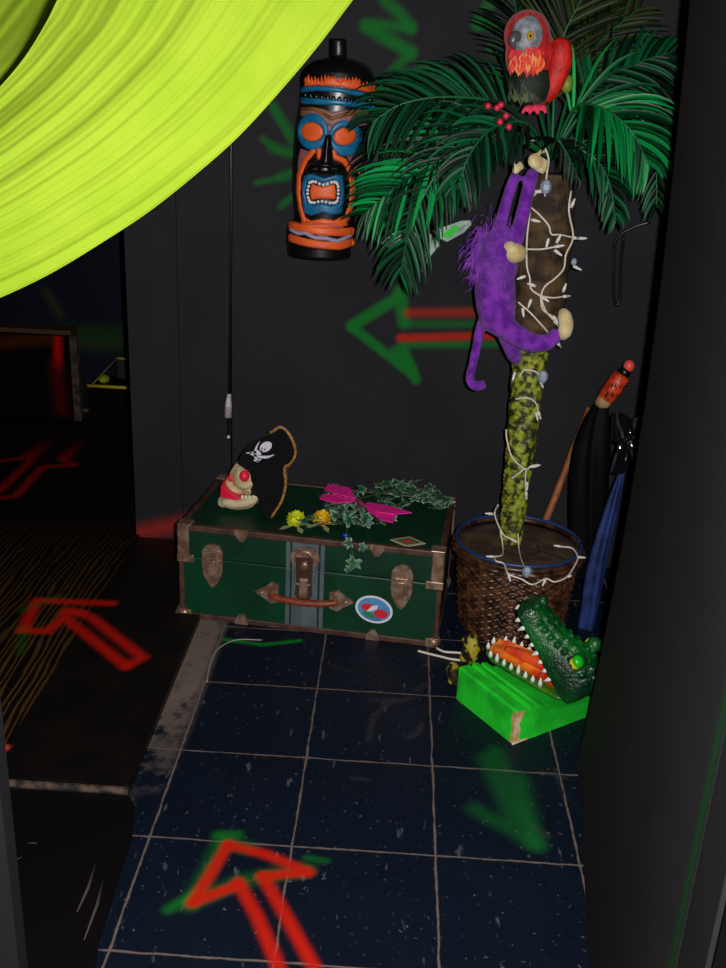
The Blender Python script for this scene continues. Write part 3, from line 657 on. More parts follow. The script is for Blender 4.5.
for q in ((325, 185), (345, 200)): m.tube(smooth([a0, PZ(*zi(335, 175), .375), PZ(*zi(*q), .36)], 8), .0012, 5)
m.build('antenna', mat('butterfly_body', (150, 40, 90), .7), bf)
def pompon(x, y, z, r, c1, c2, label):
    q = PZ(x, y, z); f = thing('flower', q-np.array([0, 0, r*.6]), label, 'flower', group=None)
    m = MB(); R = random.Random(int(x))
    for k in range(60):
        th = math.acos(1-1.55*(k+.5)/60); ph = k*2.39996; d = np.array([math.sin(th)*math.cos(ph), math.sin(th)*math.sin(ph), math.cos(th)])
        s = np.cross(d, [0.1, .2, 1.0]); s /= np.linalg.norm(s); t = np.cross(s, d); a = q+d*r*.35; b = q+d*r*R.uniform(.9, 1.1)
        wv = r*.3; m.add([a-s*wv*.3, a+s*wv*.3, b*.7+a*.3+s*wv, b+t*wv*.4, b*.7+a*.3-s*wv], [(0, 1, 2, 3, 4)])
    m.build('petals', mat(label[:12], c1, .7, rgb2=c2, scale=25), f, recalc=False, smooth_=False)
    MB().ell(q, r*.55, nu=14, nv=10).build('flower_heart', mat(label[:12], c1, .7), f)
    m = MB(); 
    for k in range(4):
        a = k*1.6+.4; m.prism([q+np.array([0, 0, -r*.5]), q+np.array([math.cos(a)*r*1.2-math.sin(a)*r*.3, math.sin(a)*r*1.2+math.cos(a)*r*.3, -r*.6]), q+np.array([math.cos(a)*r*1.7, math.sin(a)*r*1.7, -r*.75]), q+np.array([math.cos(a)*r*1.2+math.sin(a)*r*.3, math.sin(a)*r*1.2-math.cos(a)*r*.3, -r*.6])], (0, 0, -.001))
    m.build('sepal', mat('sepal_pale', (150, 160, 110), .7), f, smooth_=False)
pompon(296, 520, .338, .030, (222, 235, 20), (200, 205, 15), 'lime yellow cloth flower on the trunk beside the pirate hat')
pompon(322, 519, .338, .029, (238, 215, 20), (215, 150, 20), 'golden yellow cloth flower on the trunk among the ivy leaves')
o = MB().ell(PZ(346, 535, .315), (.011, .009, .007)).build('bead', mat('bead_blue', (30, 60, 190), .3), None); tag(o, 'small blue bead among the ivy at the front edge of the trunk', 'bead')

# ================================================================ TIKI
tk = lambda a, b: (260+a/4.036, 30+b/4.036)
YT = 0.68
rows = [(35, 285, 345), (42, 280, 350), (112, 279, 352), (116, 262, 380), (130, 215, 425), (150, 188, 446), (175, 168, 460), (200, 163, 463), (300, 160, 456), (345, 152, 446), (400, 142, 432), (460, 138, 418), (540, 133, 404), (640, 131, 394), (730, 138, 386), (765, 140, 382), (778, 114, 380), (830, 108, 376), (868, 108, 372), (874, 112, 368), (905, 112, 366), (916, 118, 360)]
prof = []
for b, l, r_ in rows:
    pl = P(*tk(l, b), 0.76); pr_ = P(*tk(r_, b), 0.76); prof.append(((pl[2]+pr_[2])/2, (pl[0]+pr_[0])/2, (pr_[0]-pl[0])/2))
prof = np.array(prof)[::-1]     # rising z
TYC = 0.765; DK = 0.82
def tiki_xr(z): return np.interp(z, prof[:, 0], prof[:, 1]), np.interp(z, prof[:, 0], prof[:, 2])
def tiki_surf(x, z, h=0.0):
    cx_, r_ = tiki_xr(z); t = np.clip((x-cx_)/r_, -.985, .985); return np.array([x, TYC-DK*r_*np.sqrt(1-t*t)-h, z])
zb = prof[0, 0]; xb = prof[0, 1]
tiki = thing('tiki_mask', (xb, TYC, zb), 'painted black plastic tiki totem with orange and blue face hanging on the wall', 'tiki')
M_tb = mat('tiki_black', (16, 15, 16), 0.3, spec=0.5, bump=0.1, bscale=80)
zz = sorted(set(list(prof[:, 0])+list(np.linspace(prof[0, 0], prof[-1, 0], 60)))); m = MB(); n = 56; V = []; Fc = []
for z in zz:
    cx_, r_ = tiki_xr(z)
    for j in range(n):
        a = 2*math.pi*j/n; V.append((cx_+r_*math.cos(a), TYC+DK*r_*math.sin(a), z))
for i in range(len(zz)-1):
    for j in range(n): Fc.append((i*n+j, i*n+(j+1) % n, (i+1)*n+(j+1) % n, (i+1)*n+j))
Fc += [tuple(range(n))[::-1], tuple((len(zz)-1)*n+j for j in range(n))]
m.add(V, Fc).build('body', M_tb, tiki)
# features: relief patches grown from a distance field on the body
tq = lambda a, b: (lambda q: (q[0], q[2]))(P(*tk(a, b), YT))
def d_poly(Q, pts, w_):
    d = np.full(len(Q), 9.0); ws = np.broadcast_to(w_, (len(pts)-1,))
    pts = [np.array(tq(*p_)) for p_ in pts]
    for a, b, ww in zip(pts[:-1], pts[1:], ws): d = np.minimum(d, seg_dist(Q, a, b)-ww/2)
    return d
def d_ell(Q, c, rx, ry, rot=0.0):
    cq = np.array(tq(*c)); k = .00305/4.036; D = Q-cq; x = D[:, 0]*math.cos(rot)+D[:, 1]*math.sin(rot); z = -D[:, 0]*math.sin(rot)+D[:, 1]*math.cos(rot)
    return (np.sqrt((x/(rx*k))**2+(z/(ry*k))**2)-1)*min(rx, ry)*k
def d_pg(Q, pts):
    pg = [tq(*p_) for p_ in pts]; d = np.full(len(Q), 9.0); pp = [np.array(q) for q in pg]
    for i in range(len(pp)): d = np.minimum(d, seg_dist(Q, pp[i], pp[(i+1) % len(pp)]))
    return np.where(in_poly(Q, pg), -d, d)
def relief(name, fn, box_, mm, h=.006, edge=.005, res=.0016, parent=None, base=0.0006):
    (x0, z1_), (x1, z0_) = tq(box_[0], box_[1]), tq(box_[2], box_[3])
    xs = np.arange(x0, x1, res); zs = np.arange(z0_, z1_, res); XX, ZZ = np.meshgrid(xs, zs); Q = np.stack([XX.ravel(), ZZ.ravel()], 1); d = fn(Q)
    hh = base+h*np.sqrt(np.clip(-d/edge, 0, 1)); nx = len(xs); use = {}; V = []; Fc = []
    dd_ = d.reshape(len(zs), nx)
    for j in range(len(zs)-1):
        for i in range(nx-1):
            if (dd_[j, i]+dd_[j+1, i]+dd_[j, i+1]+dd_[j+1, i+1])/4 < 0:
                f = []
                for (jj, ii) in ((j, i), (j, i+1), (j+1, i+1), (j+1, i)):
                    k = jj*nx+ii
                    if k not in use: use[k] = len(V); V.append(tiki_surf(Q[k, 0], Q[k, 1], hh[k]))
                    f.append(use[k])
                Fc.append(tuple(f))
    return MB().add(V, Fc).build(name, mm, parent or tiki, recalc=False)
T_or = mat('tiki_orange', (255, 108, 40), .45, rgb2=(240, 95, 38), scale=25); T_bl = mat('tiki_blue', (22, 120, 170), .4, rgb2=(18, 105, 150), scale=30)
T_lv = mat('tiki_lavender', (175, 165, 200), .45); T_mv = mat('tiki_mauve', (165, 105, 110), .5, rgb2=(125, 80, 85), scale=20); T_br = mat('tiki_bronze', (165, 105, 45), .45, rgb2=(110, 70, 35), scale=25)
# orange headband with ragged edge
top = [(172, 178)]; x = 172
rr = random.Random(5)
for k in range(13): top += [(180+k*22, 172+4*math.sin(k*.5)+rr.uniform(-4, 4)+max(0, (k-6))*3.5)]
low = [(456-k*21, 252-rr.uniform(0, 14)-(0 if k < 3 else 8)-8*(k % 2)) for k in range(14)]
top = []
for k in range(21):
    a_ = 176+k*14; base_ = 190+max(0, k-10)*2.4-2*math.sin(k); top += [(a_-5, base_+rr.uniform(2, 22)), (a_+2, base_-rr.uniform(2, 16))]
relief('headband', lambda Q: d_pg(Q, [(172, 186)]+top+[(462, 215), (458, 256), (400, 243), (320, 230), (230, 222), (174, 226)]), (150, 150, 475, 265), T_or, .006)
relief('forehead', lambda Q: d_pg(Q, [(160, 312), (230, 314), (290, 330), (350, 322), (440, 322), (428, 385), (330, 395), (290, 420), (262, 400), (200, 345), (155, 345)]), (140, 300, 460, 425), T_mv, .002)
relief('headband', lambda Q: d_poly(Q, [(162, 240), (230, 234), (320, 242), (395, 256), (452, 270)], .014), (140, 215, 475, 300), T_bl, .007)
relief('headband', lambda Q: d_poly(Q, [(162, 284), (230, 288), (320, 292), (395, 300), (450, 306)], .0165), (140, 260, 475, 330), T_bl, .007)
for k in range(12):
    t = k/11; q = tq(178+t*262, 262+6*math.sin(t*3.1)+t*20); MB().ell(tiki_surf(q[0], q[1], .001), (.0065, .004, .0075), nu=10, nv=8).build('bead', M_tb, tiki)
relief('brow', lambda Q: d_poly(Q, [(165, 318), (215, 318), (255, 338), (290, 358), (330, 344), (380, 336), (435, 340)], .011), (140, 295, 460, 385), T_br, .010)
relief('brow', lambda Q: d_poly(Q, [(165, 340), (215, 340), (250, 362), (288, 388), (335, 370), (385, 362), (430, 368)], .008), (140, 320, 460, 400), T_mv, .006)
relief('cheek', lambda Q: d_pg(Q, [(158, 480), (200, 492), (212, 500), (165, 570), (146, 580), (148, 520)]), (130, 470, 225, 590), T_mv, .003)
relief('cheek', lambda Q: d_pg(Q, [(345, 505), (398, 480), (408, 500), (398, 590), (380, 570)]), (335, 470, 420, 600), T_mv, .003)
eye = lambda c, rx, ry, rot: (lambda Q: d_ell(Q, c, rx, ry, rot))
relief('eye_ring', lambda Q: np.maximum(d_ell(Q, (210, 410), 63, 66), -d_ell(Q, (207, 411), 44, 33)), (130, 330, 285, 490), T_bl, .008)
relief('eye', eye((207, 411), 44, 33, 0), (150, 365, 260, 455), T_or, .004)
relief('eye_ring', lambda Q: np.maximum(d_ell(Q, (345, 438), 62, 66, .5), -d_ell(Q, (342, 430), 42, 31, .2)), (270, 350, 425, 520), T_bl, .008)
relief('eye', eye((342, 430), 42, 31, .2), (290, 385, 395, 470), T_or, .004)
relief('nose', lambda Q: np.minimum(np.minimum(d_ell(Q, (262, 562), 62, 30), d_pg(Q, [(262, 420), (292, 420), (300, 560), (230, 560)])), np.minimum(d_ell(Q, (218, 560), 34, 25), d_ell(Q, (310, 560), 34, 25))), (170, 400, 360, 600), M_tb, .026, edge=.018)
relief('cheek_line', lambda Q: d_poly(Q, [(238, 488), (240, 512)], .017), (215, 470, 262, 535), T_or, .008)
relief('cheek_line', lambda Q: d_poly(Q, [(214, 490), (180, 525), (152, 590), (148, 660), (156, 720), (172, 770)], [.016, .016, .015, .014, .015]), (130, 470, 240, 790), T_or, .007)
relief('cheek_line', lambda Q: d_poly(Q, [(296, 490), (302, 512), (340, 530), (362, 570), (372, 640), (366, 710), (345, 770)], .0155), (280, 470, 395, 790), T_or, .007)
lipo = [(172, 590), (205, 572), (255, 592), (310, 578), (335, 588), (342, 640), (338, 700), (330, 745), (290, 752), (250, 742), (205, 755), (172, 745), (164, 690), (162, 630)]
lipi = [(190, 612), (215, 602), (255, 618), (300, 606), (320, 618), (324, 655), (318, 700), (290, 710), (250, 700), (210, 708), (188, 698), (180, 655)]
relief('lips', lambda Q: np.maximum(d_pg(Q, lipo)+.002, -d_pg(Q, lipi)), (140, 545, 365, 785), T_bl, .009)
relief('mouth', lambda Q: d_pg(Q, [(208, 622), (250, 634), (300, 624), (306, 655), (302, 684), (250, 680), (206, 686), (200, 655)]), (190, 610, 320, 700), T_or, .004)
M_tooth = mat('tiki_tooth', (235, 232, 238), .35)
mids = [((a[0]+b[0])/2, (a[1]+b[1])/2) for a, b in zip(lipi, [(208, 622), (222, 622), (255, 632), (290, 622), (304, 628), (306, 655), (302, 684), (285, 688), (250, 684), (215, 688), (206, 682), (200, 655)])]
loop = smooth([np.array(q) for q in mids+[mids[0]]], 31)[:-1]
for q in loop:
    a = tq(*q); MB().ell(tiki_surf(a[0], a[1], .003), (.0047, .0045, .0047), nu=10, nv=8).build('tooth', M_tooth, tiki)
relief('chin', lambda Q: d_pg(Q, [(165, 752), (205, 772), (250, 762), (300, 770), (345, 750), (350, 795), (300, 800), (160, 800)]), (140, 735, 375, 810), T_or, .005)
relief('chin', lambda Q: d_poly(Q, [(205, 785), (250, 782), (300, 796), (330, 800)], .007), (180, 765, 350, 815), T_mv, .008)
relief('collar', lambda Q: d_poly(Q, [(118, 795), (170, 800), (240, 812), (310, 818), (364, 822)], .0235), (95, 760, 390, 860), T_or, .006)
relief('collar', lambda Q: d_poly(Q, [(116, 812), (150, 824), (180, 820), (220, 838), (270, 842), (310, 855), (362, 840)], .0115), (95, 790, 390, 875), T_lv, .008)
relief('collar', lambda Q: d_poly(Q, [(120, 846), (180, 858), (250, 868), (320, 876), (362, 868)], .0235), (95, 820, 390, 905), T_or, .006)
o = MB().tube([(prof[-1, 1], TYC, prof[-1, 0]-.01), (prof[-1, 1], TYC+.04, prof[-1, 0]-.012), (prof[-1, 1], WY+.001, prof[-1, 0]-.012)], .008).build('hanger', M_tb, tiki)

# ================================================================ POT
PXc, PYc, PR, PZt = 0.866, 0.442, 0.196, 0.28
pot = thing('wicker_planter', (PXc, PYc, 0), 'round brown wicker planter with a blue rim, beside the green trunk', 'planter')
M_wick = mat('brown_wicker', (92, 58, 36), .35, spec=.6, rgb2=(44, 25, 16), scale=30)
pr2 = []
for z in np.linspace(0, PZt-.02, 136):
    pr2.append((.155+(PR-.012-.155)*(z/PZt)**.8, z))
NS = 46; ROWH = .0115
def weave(a, z, i): 
    k = int(z/ROWH); t = (z/ROWH-k); return .005*math.sin(NS*a/2*2*.5+math.pi*(k % 2))*math.sin(math.pi*t)**.6+.003*math.sin(math.pi*t)
m = MB(); m.lathe(pr2, (PXc, PYc, 0), n=322, rfun=weave); m.build('basket', M_wick, pot)
m = MB()
for k in range(17):
    a = 2*math.pi*k/17; m.tube([(PXc+(r_+.001)*math.cos(a), PYc+(r_+.001)*math.sin(a), z) for r_, z in pr2[::6]], .0035, 5)
m.build('stakes', M_wick, pot)
ring = lambda r_, z, n=64: [(PXc+r_*math.cos(2*math.pi*k/n), PYc+r_*math.sin(2*math.pi*k/n), z) for k in range(n+1)]
m = MB(); m.tube(ring(PR-.006, PZt-.012), .009, 8); m.tube([(PXc+(PR-.004+.003*math.sin(k*1.5))*math.cos(2*math.pi*k/120), PYc+(PR-.004+.003*math.sin(k*1.5))*math.sin(2*math.pi*k/120), PZt-.026) for k in range(121)], .009, 7); m.build('braided_edge', M_wick, pot)
MB().tube(ring(PR-.010, PZt), .0055, 8).build('rim', mat('blue_rim', (38, 62, 110), .4), pot)
m = MB(); m.lathe([(.0005, .262), (.05, .262), (.1, .26), (.15, .262), (PR-.014, .264), (PR-.014, .25), (.0005, .25)], (PXc, PYc, 0), n=60, rfun=lambda a, z, i: 0); m.build('soil', mat('brown_foam_soil', (88, 66, 42), .9, rgb2=(54, 40, 26), scale=14, bump=.6, bscale=90), pot)
for rr_, nn in ((.06, 0), (.1, 1)): 
    pass
m = MB(); m.tube([(PXc+.06*math.cos(a), PYc-.02+.055*math.sin(a), .2635) for a in np.linspace(3.4, 6.6, 30)], .003, 5); m.tube([(PXc+.02+.1*t, PYc-.03-.05*t*t, .264) for t in np.linspace(0, 1.2, 20)], .003, 5); m.build('crack', mat('dark_crack', (28, 20, 15), .9), pot)

# ================================================================ PALM
TX, TY = 0.846, 0.47
palm = thing('palm_tree', (TX, TY, .262), 'artificial palm tree with dark green fronds planted in the wicker planter', 'palm tree')
def bumpy(prof_, n, amp, k1, k2, seed):
    R = np.random.default_rng(seed); ph = R.uniform(0, 6, 4)
    return lambda a, z, i: amp*(math.sin(k1*a+z*k2+ph[0])*math.sin(z*k2*1.7+ph[1])+.5*math.sin(2*k1*a-z*k2*.8+ph[2]))
zs = np.linspace(.255, .92, 120); rad = np.interp(zs, [.25, .4, .6, .75, .92], [.033, .037, .042, .045, .05])
m = MB(); f0 = bumpy(None, 0, .0035, 5, 130, 4); m.lathe(list(zip(rad, zs)), (TX, TY, 0), n=44, rfun=f0)
m.build('lower_trunk', mat('lime_bark', (48, 50, 26), .5, rgb2=(158, 168, 48), scale=50, bump=1.0, bscale=48, sharp=(.42, .60), detail=2.5), palm)
zs = np.linspace(.88, 1.33, 110); rad = np.interp(zs, [.88, .92, 1.0, 1.15, 1.25, 1.33], [.052, .06, .07, .073, .068, .05])
m = MB(); m.lathe(list(zip(rad, zs)), (TX+.004, TY, 0), n=60, rfun=lambda a, z, i: .006*abs(math.sin(z*62+math.sin(a*3)*.8))+.002*math.sin(a*23+z*50))
m.build('upper_trunk', mat('brown_fibre_bark', (84, 62, 32), .8, rgb2=(40, 27, 14), scale=22, bump=.8, bscale=55, detail=6), palm)
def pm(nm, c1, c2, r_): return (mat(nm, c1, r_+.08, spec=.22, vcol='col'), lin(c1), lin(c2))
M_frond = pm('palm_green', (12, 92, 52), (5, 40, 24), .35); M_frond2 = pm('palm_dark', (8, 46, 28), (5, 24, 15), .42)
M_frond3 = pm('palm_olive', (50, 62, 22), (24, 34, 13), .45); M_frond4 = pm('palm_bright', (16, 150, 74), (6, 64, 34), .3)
M_stem = mat('palm_stem', (20, 90, 50), .4)
def frond(pts, L0, nleaf, mm, seed, spread=1.0, droop=1.0, nrm=(0, -.75, .65), wid=.0050, start=.2, keep=1.0):
    """rachis through pts; a comb of narrow folded leaflets on each side"""
    R = random.Random(seed); n = 60; cv = smooth(pts, n); nrm = np.array(nrm, float); nrm /= np.linalg.norm(nrm)
    m = MB()
    for k in range(nleaf):
        t = start+(1-start)*(k+.5)/nleaf; i = min(int(t*(n-1)), n-2); p0 = cv[i]+(cv[i+1]-cv[i])*(t*(n-1)-i)
        T = cv[min(i+2, n-1)]-cv[max(i-2, 0)]; T /= np.linalg.norm(T)
        S = np.cross(T, nrm); ls = np.linalg.norm(S); S = S/ls if ls > .2 else np.cross(T, [1.0, 0, 0])
        for sg in (-1, 1):
            if R.random() > keep: continue
            cc = tuple(np.array(mm[1 if R.random() < .5 else 2])*R.uniform(.35, 1.25))
            ln = .92*L0*(math.sin(math.pi*min(1, .20+.74*t)))**.7*R.uniform(.85, 1.12)
            d = T*(.6+.35*t)+S*sg*spread*(1-.35*t)+np.array([R.gauss(0, .06), R.gauss(0, .06), R.gauss(.05, .06)]); d /= np.linalg.norm(d)
            q = [p0]; v = d.copy(); ns = 7
            for s_ in range(ns):
                v = v+np.array([0, 0, -1.0])*.30*droop*(s_+.6)/ns; v /= np.linalg.norm(v); q.append(q[-1]+v*ln/ns)
            V = []; Fc = []; w0 = wid*R.uniform(.8, 1.2); tw = R.gauss(0, .35)
            for s_, c in enumerate(q):
                tt = s_/ns; wd = w0*(math.sin(math.pi*(.15+.85*tt))**.7 if tt < 1 else 0.05)
                vv = (q[min(s_+1, ns)]-q[max(s_-1, 0)]); vv /= np.linalg.norm(vv)
                b = np.cross(vv, nrm); lb = np.linalg.norm(b); b = b/lb if lb > .15 else S
                nn_ = np.cross(b, vv); b = b*math.cos(tw)+nn_*math.sin(tw); nn_ = np.cross(b, vv)
                V += [c-b*wd+nn_*wd*.45, c-nn_*wd*.1, c+b*wd+nn_*wd*.45]
            for s_ in range(ns):
                o_ = 3*s_; Fc += [(o_, o_+1, o_+4, o_+3), (o_+1, o_+2, o_+5, o_+4)]
            m.add(V, Fc, cc)
    fo = m.build('frond', mm[0], palm, recalc=False)
    MB().tube(cv, list(np.linspace(.0055, .0015, n)), 6).build('frond_stem', M_stem, fo)
    return fo
crown = np.array([TX, TY, 1.37])
def px3(lst): return [crown]+[P(x, y, Y) for x, y, Y in lst]
frond(px3([(505, 108, .40), (455, 97, .36), (405, 103, .34), (372, 122, .34)]), .22, 34, M_frond, 1, droop=.9)
frond(px3([(500, 128, .36), (445, 155, .28), (400, 184, .26), (362, 216, .28)]), .21, 34, M_frond4, 2, droop=.5)
frond(px3([(492, 128, .34), (458, 146, .25), (424, 195, .22), (406, 245, .24), (401, 274, .25)]), .18, 36, M_frond, 3, droop=.8)
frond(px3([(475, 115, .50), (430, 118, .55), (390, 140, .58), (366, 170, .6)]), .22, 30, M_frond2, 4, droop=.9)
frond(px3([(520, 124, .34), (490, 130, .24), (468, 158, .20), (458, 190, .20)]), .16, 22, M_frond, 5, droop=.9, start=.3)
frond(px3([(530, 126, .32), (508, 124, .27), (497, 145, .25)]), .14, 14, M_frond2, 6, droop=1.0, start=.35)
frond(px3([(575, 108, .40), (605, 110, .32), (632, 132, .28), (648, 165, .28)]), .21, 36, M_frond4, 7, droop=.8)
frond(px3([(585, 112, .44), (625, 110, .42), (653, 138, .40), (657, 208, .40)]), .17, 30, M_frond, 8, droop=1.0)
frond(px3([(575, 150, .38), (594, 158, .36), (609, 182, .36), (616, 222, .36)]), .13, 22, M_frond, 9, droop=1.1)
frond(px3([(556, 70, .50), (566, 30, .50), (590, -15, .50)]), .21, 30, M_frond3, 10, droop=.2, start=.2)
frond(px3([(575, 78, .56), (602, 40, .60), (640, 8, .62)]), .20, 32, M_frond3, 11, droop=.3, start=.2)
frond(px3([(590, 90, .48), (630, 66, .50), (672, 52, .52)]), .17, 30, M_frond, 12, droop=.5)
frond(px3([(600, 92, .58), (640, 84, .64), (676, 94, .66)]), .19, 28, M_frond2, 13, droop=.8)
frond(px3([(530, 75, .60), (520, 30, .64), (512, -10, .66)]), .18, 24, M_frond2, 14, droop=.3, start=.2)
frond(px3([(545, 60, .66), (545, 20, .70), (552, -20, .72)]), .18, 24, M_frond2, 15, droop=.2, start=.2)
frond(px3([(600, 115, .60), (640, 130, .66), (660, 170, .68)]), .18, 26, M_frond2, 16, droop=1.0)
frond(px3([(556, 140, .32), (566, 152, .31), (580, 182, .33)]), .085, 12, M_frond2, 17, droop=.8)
M_berry = mat('red_berry', (215, 40, 70), .35)
for x, y, Y in ((497, 108, .25), (501, 105, .25), (506, 116, .24), (488, 106, .26), (509, 127, .24), (500, 122, .24)):
    MB().ell(P(x, y, Y), .008, nu=12, nv=8).build('berry', M_berry, palm)
o = MB().ell(P(567, 84, .40), (.016, .014, .022)).build('bud', mat('bud_lime', (110, 140, 40), .5), palm)

# ================================================================ MONKEY
mq = lambda a, b, Y=.40: P(430+a/3.457, 130+b/3.457, Y)
monkey = thing('plush_monkey', mq(240, 680, .40), 'purple plush monkey hugging the palm trunk with cream hands and foot, tail curled', 'plush toy')
M_pur = mat('purple_plush', (140, 56, 190), .9, spec=.2, rgb2=(100, 30, 150), scale=28, bump=1.0, bscale=200, sheen=.15)
M_cream = mat('cream_plush', (232, 215, 160), .85, rgb2=(200, 175, 115), scale=25, bump=.5, bscale=220, sheen=.3)
m = MB()
def limb(pts, r): m.tube(smooth([mq(*q) for q in pts], 30), r, 10)
limb([(225, 480, .40), (225, 570, .405), (232, 640, .40), (235, 690, .40)], [.050, .058, .056, .050, .035])   # trunk of the body
m.ell(mq(235, 470, .40), (.055, .052, .06)); m.ell(mq(245, 415, .39), (.055, .055, .06))                       # shoulders, head
limb([(215, 455, .39), (232, 370, .37), (258, 270, .355), (282, 190, .345), (298, 152, .335)], [.023, .019, .016, .015, .014])
limb([(275, 440, .40), (305, 350, .375), (328, 260, .36), (346, 180, .345), (358, 140, .33)], [.024, .021, .019, .018, .016])
limb([(215, 660, .40), (270, 690, .375), (340, 730, .34), (400, 735, .335), (445, 700, .345)], [.032, .032, .028, .023, .020])
limb([(255, 665, .41), (275, 720, .41), (290, 775, .43), (300, 800, .46)], [.034, .03, .022, .015])
limb([(205, 645, .41), (178, 670, .41), (163, 740, .41), (148, 810, .405), (138, 860, .40), (158, 886, .39), (192, 878, .385)], [.018, .0145, .0135, .013, .0135, .0145, .013])
remesh(m.build('body', M_pur, monkey), .006, 3)
def pad(c, r, axes=None): 
    mm = MB(); mm.ell(c, r, axes); return mm
def hand(nm, c, dirv, sidev, L):
    """cream plush mitten hand: palm and five short fingers"""
    mm = MB(); d = np.array(dirv)/np.linalg.norm(dirv); s_ = np.array(sidev)/np.linalg.norm(sidev); c = np.array(c)
    mm.ell(c, (L*.42, L*.28, L*.36), [d, np.cross(d, s_), s_])
    for k, (o_, l) in enumerate(((-.27, .52), (-.09, .6), (.09, .58), (.27, .48))):
        a = c+d*L*.2+s_*o_*L; mm.tube(smooth([a, a+d*L*l*.6, a+d*L*l+np.array([0, .012, 0])], 8), [L*.1, L*.1, L*.08], 8)
    a = c-d*L*.05+s_*.32*L; mm.tube(smooth([a, a+s_*L*.25+d*L*.1, a+s_*L*.3+d*L*.32], 8), [L*.11, L*.1, L*.08], 8)
    return remesh(mm.build(nm, M_cream, monkey), .0035, 3)
hand('hand', mq(364, 108, .312), (.85, .25, -.45), (.4, 0, .9), .050)
hand('hand', mq(298, 136, .318), (.6, .4, .5), (-.6, 0, .7), .030)
MB().tube(smooth([mq(450, 712, .345), mq(464, 700, .335), mq(470, 670, .335), mq(464, 640, .345), mq(456, 624, .355)], 24), [.013, .019, .020, .018, .010], 12).build('foot', M_cream, monkey)
# face looking right, muzzle and ear
mm = MB(); mm.ell(mq(290, 425, .36), (.034, .03, .026)); mm.ell(mq(270, 402, .355), (.022, .022, .016)); mm.ell(mq(312, 425, .37), (.018, .02, .017))
fc = remesh(mm.build('muzzle', M_cream, monkey), .004, 3)
# shaggy mane on head and back
m = MB(); R = random.Random(4)
for k in range(3200):
    a, b = R.gauss(228, 34), R.gauss(425, 45)
    if a > 255 and b > 385: a = 255-R.random()*50
    if a > 285: a = 285-R.random()*40
    base = mq(a, b, .40); dd = (a-235)/60
    base = base+np.array([0, -.045*math.sqrt(max(.05, 1-dd*dd*.8)), 0])
    if a < 205: base = mq(a, b, .385)
    d = np.array([(a-240)*.004+R.gauss(0, .22), -.35+R.gauss(0, .25), -.55+R.gauss(0, .35)]); d /= np.linalg.norm(d); L_ = R.uniform(.016, .034)
    q1 = base+d*L_*.5+np.array([0, 0, -.002]); q2 = base+d*L_+np.array([0, 0, -.010]); s_ = np.cross(d, [0, 1, .1]); s_ /= np.linalg.norm(s_); wv = .0008
    m.add([base-s_*wv, base+s_*wv, q1+s_*wv, q1-s_*wv, q2], [(0, 1, 2, 3), (3, 2, 4)])
hr = m.build('mane', mat('purple_hair', (140, 60, 188), .8, rgb2=(100, 30, 150), scale=30, sheen=.4), monkey, recalc=False); hr['kind'] = 'stuff'

# ================================================================ PARROT
pq = lambda a, b, Y=.42: P(470+a/5.186, b/5.186, Y)
parrot = thing('toy_parrot', pq(330, 560, .42), 'red toy parrot with a pale face patch perched on top of the palm crown', 'parrot')
M_red = mat('parrot_red', (220, 24, 34), .6, rgb2=(170, 12, 24), scale=30, bump=.6, bscale=130, sheen=.2)
m = MB(); m.ell(pq(295, 180, .42), (.058, .055, .058)); m.ell(pq(310, 280, .42), (.062, .058, .075)); m.tube(smooth([pq(300, 180), pq(310, 300), pq(325, 420), pq(330, 500)], 20), [.05, .06, .052, .03], 14)
remesh(m.build('body', M_red, parrot), .006, 4)
m = MB(); R = random.Random(8)
def feathers(m, x0, x1, y0, y1, n, ln, Y0, cols, jit=.1):
    for k in range(n):
        a, b = R.uniform(x0, x1), R.uniform(y0, y1); t = (a-(x0+x1)/2)/((x1-x0)/2); base = pq(a, b, Y0+.04*t*t)
        d = np.array([t*.15+R.gauss(0, jit), -.12, -1]); d /= np.linalg.norm(d); l = ln*R.uniform(.7, 1.2); wv = .0065; sx = np.array([1, .3*t, 0])
        c = lin(R.choice(cols)); e_ = base+d*l
        m.add([base-sx*wv*.6, base+sx*wv*.6, base+d*l*.6+sx*wv+np.array([0, -.003, 0]), e_, base+d*l*.6-sx*wv+np.array([0, -.003, 0])], [(0, 1, 2, 3, 4)], c)
feathers(m, 215, 400, 240, 330, 90, .03, .352, [(235, 60, 30), (225, 30, 40), (245, 110, 50), (205, 20, 40), (240, 150, 70)])
m.build('breast_feathers', mat('feather_paint', (200, 40, 40), .6, vcol='col'), parrot, recalc=False)
m = MB(); feathers(m, 215, 410, 390, 480, 90, .03, .362, [(14, 26, 12), (24, 50, 14), (10, 14, 10), (70, 90, 20), (18, 34, 12)])
m.build('belly_feathers', mat('feather_paint', (200, 40, 40), .6, vcol='col'), parrot, recalc=False)
m = MB(); m.ell(pq(318, 435, .40), (.055, .045, .055)); m.build('belly', mat('parrot_dark_green', (16, 30, 14), .7, bump=.4, bscale=120), parrot)
fp = remesh(MB().ell(pq(295, 185, .375), (.040, .022, .047)).build('face_patch', mat('parrot_face', (150, 155, 165), .5, rgb2=(105, 112, 122), scale=45, bump=.5, bscale=90), parrot), .004, 2)
MB().ell(pq(312, 186, .353), (.0085, .005, .0115), nu=14, nv=10).build('eye', mat('parrot_eye', (190, 150, 30), .3), parrot)
MB().ell(pq(313, 186, .3485), (.003, .002, .004), nu=8, nv=6).build('pupil', M_felt, parrot)
m = MB(); m.tube(smooth([pq(262, 190, .375), pq(232, 192, .355), pq(222, 222, .35), pq(236, 250, .352)], 14), [.012, .014, .010, .003], 12); m.build('beak', mat('parrot_beak', (88, 86, 90), .3, spec=.6), parrot)
m = MB(); m.ell(pq(290, 112, .40), (.03, .03, .025)); m.ell(pq(275, 100, .385), (.018, .02, .016)); m.build('crest', M_red, parrot)
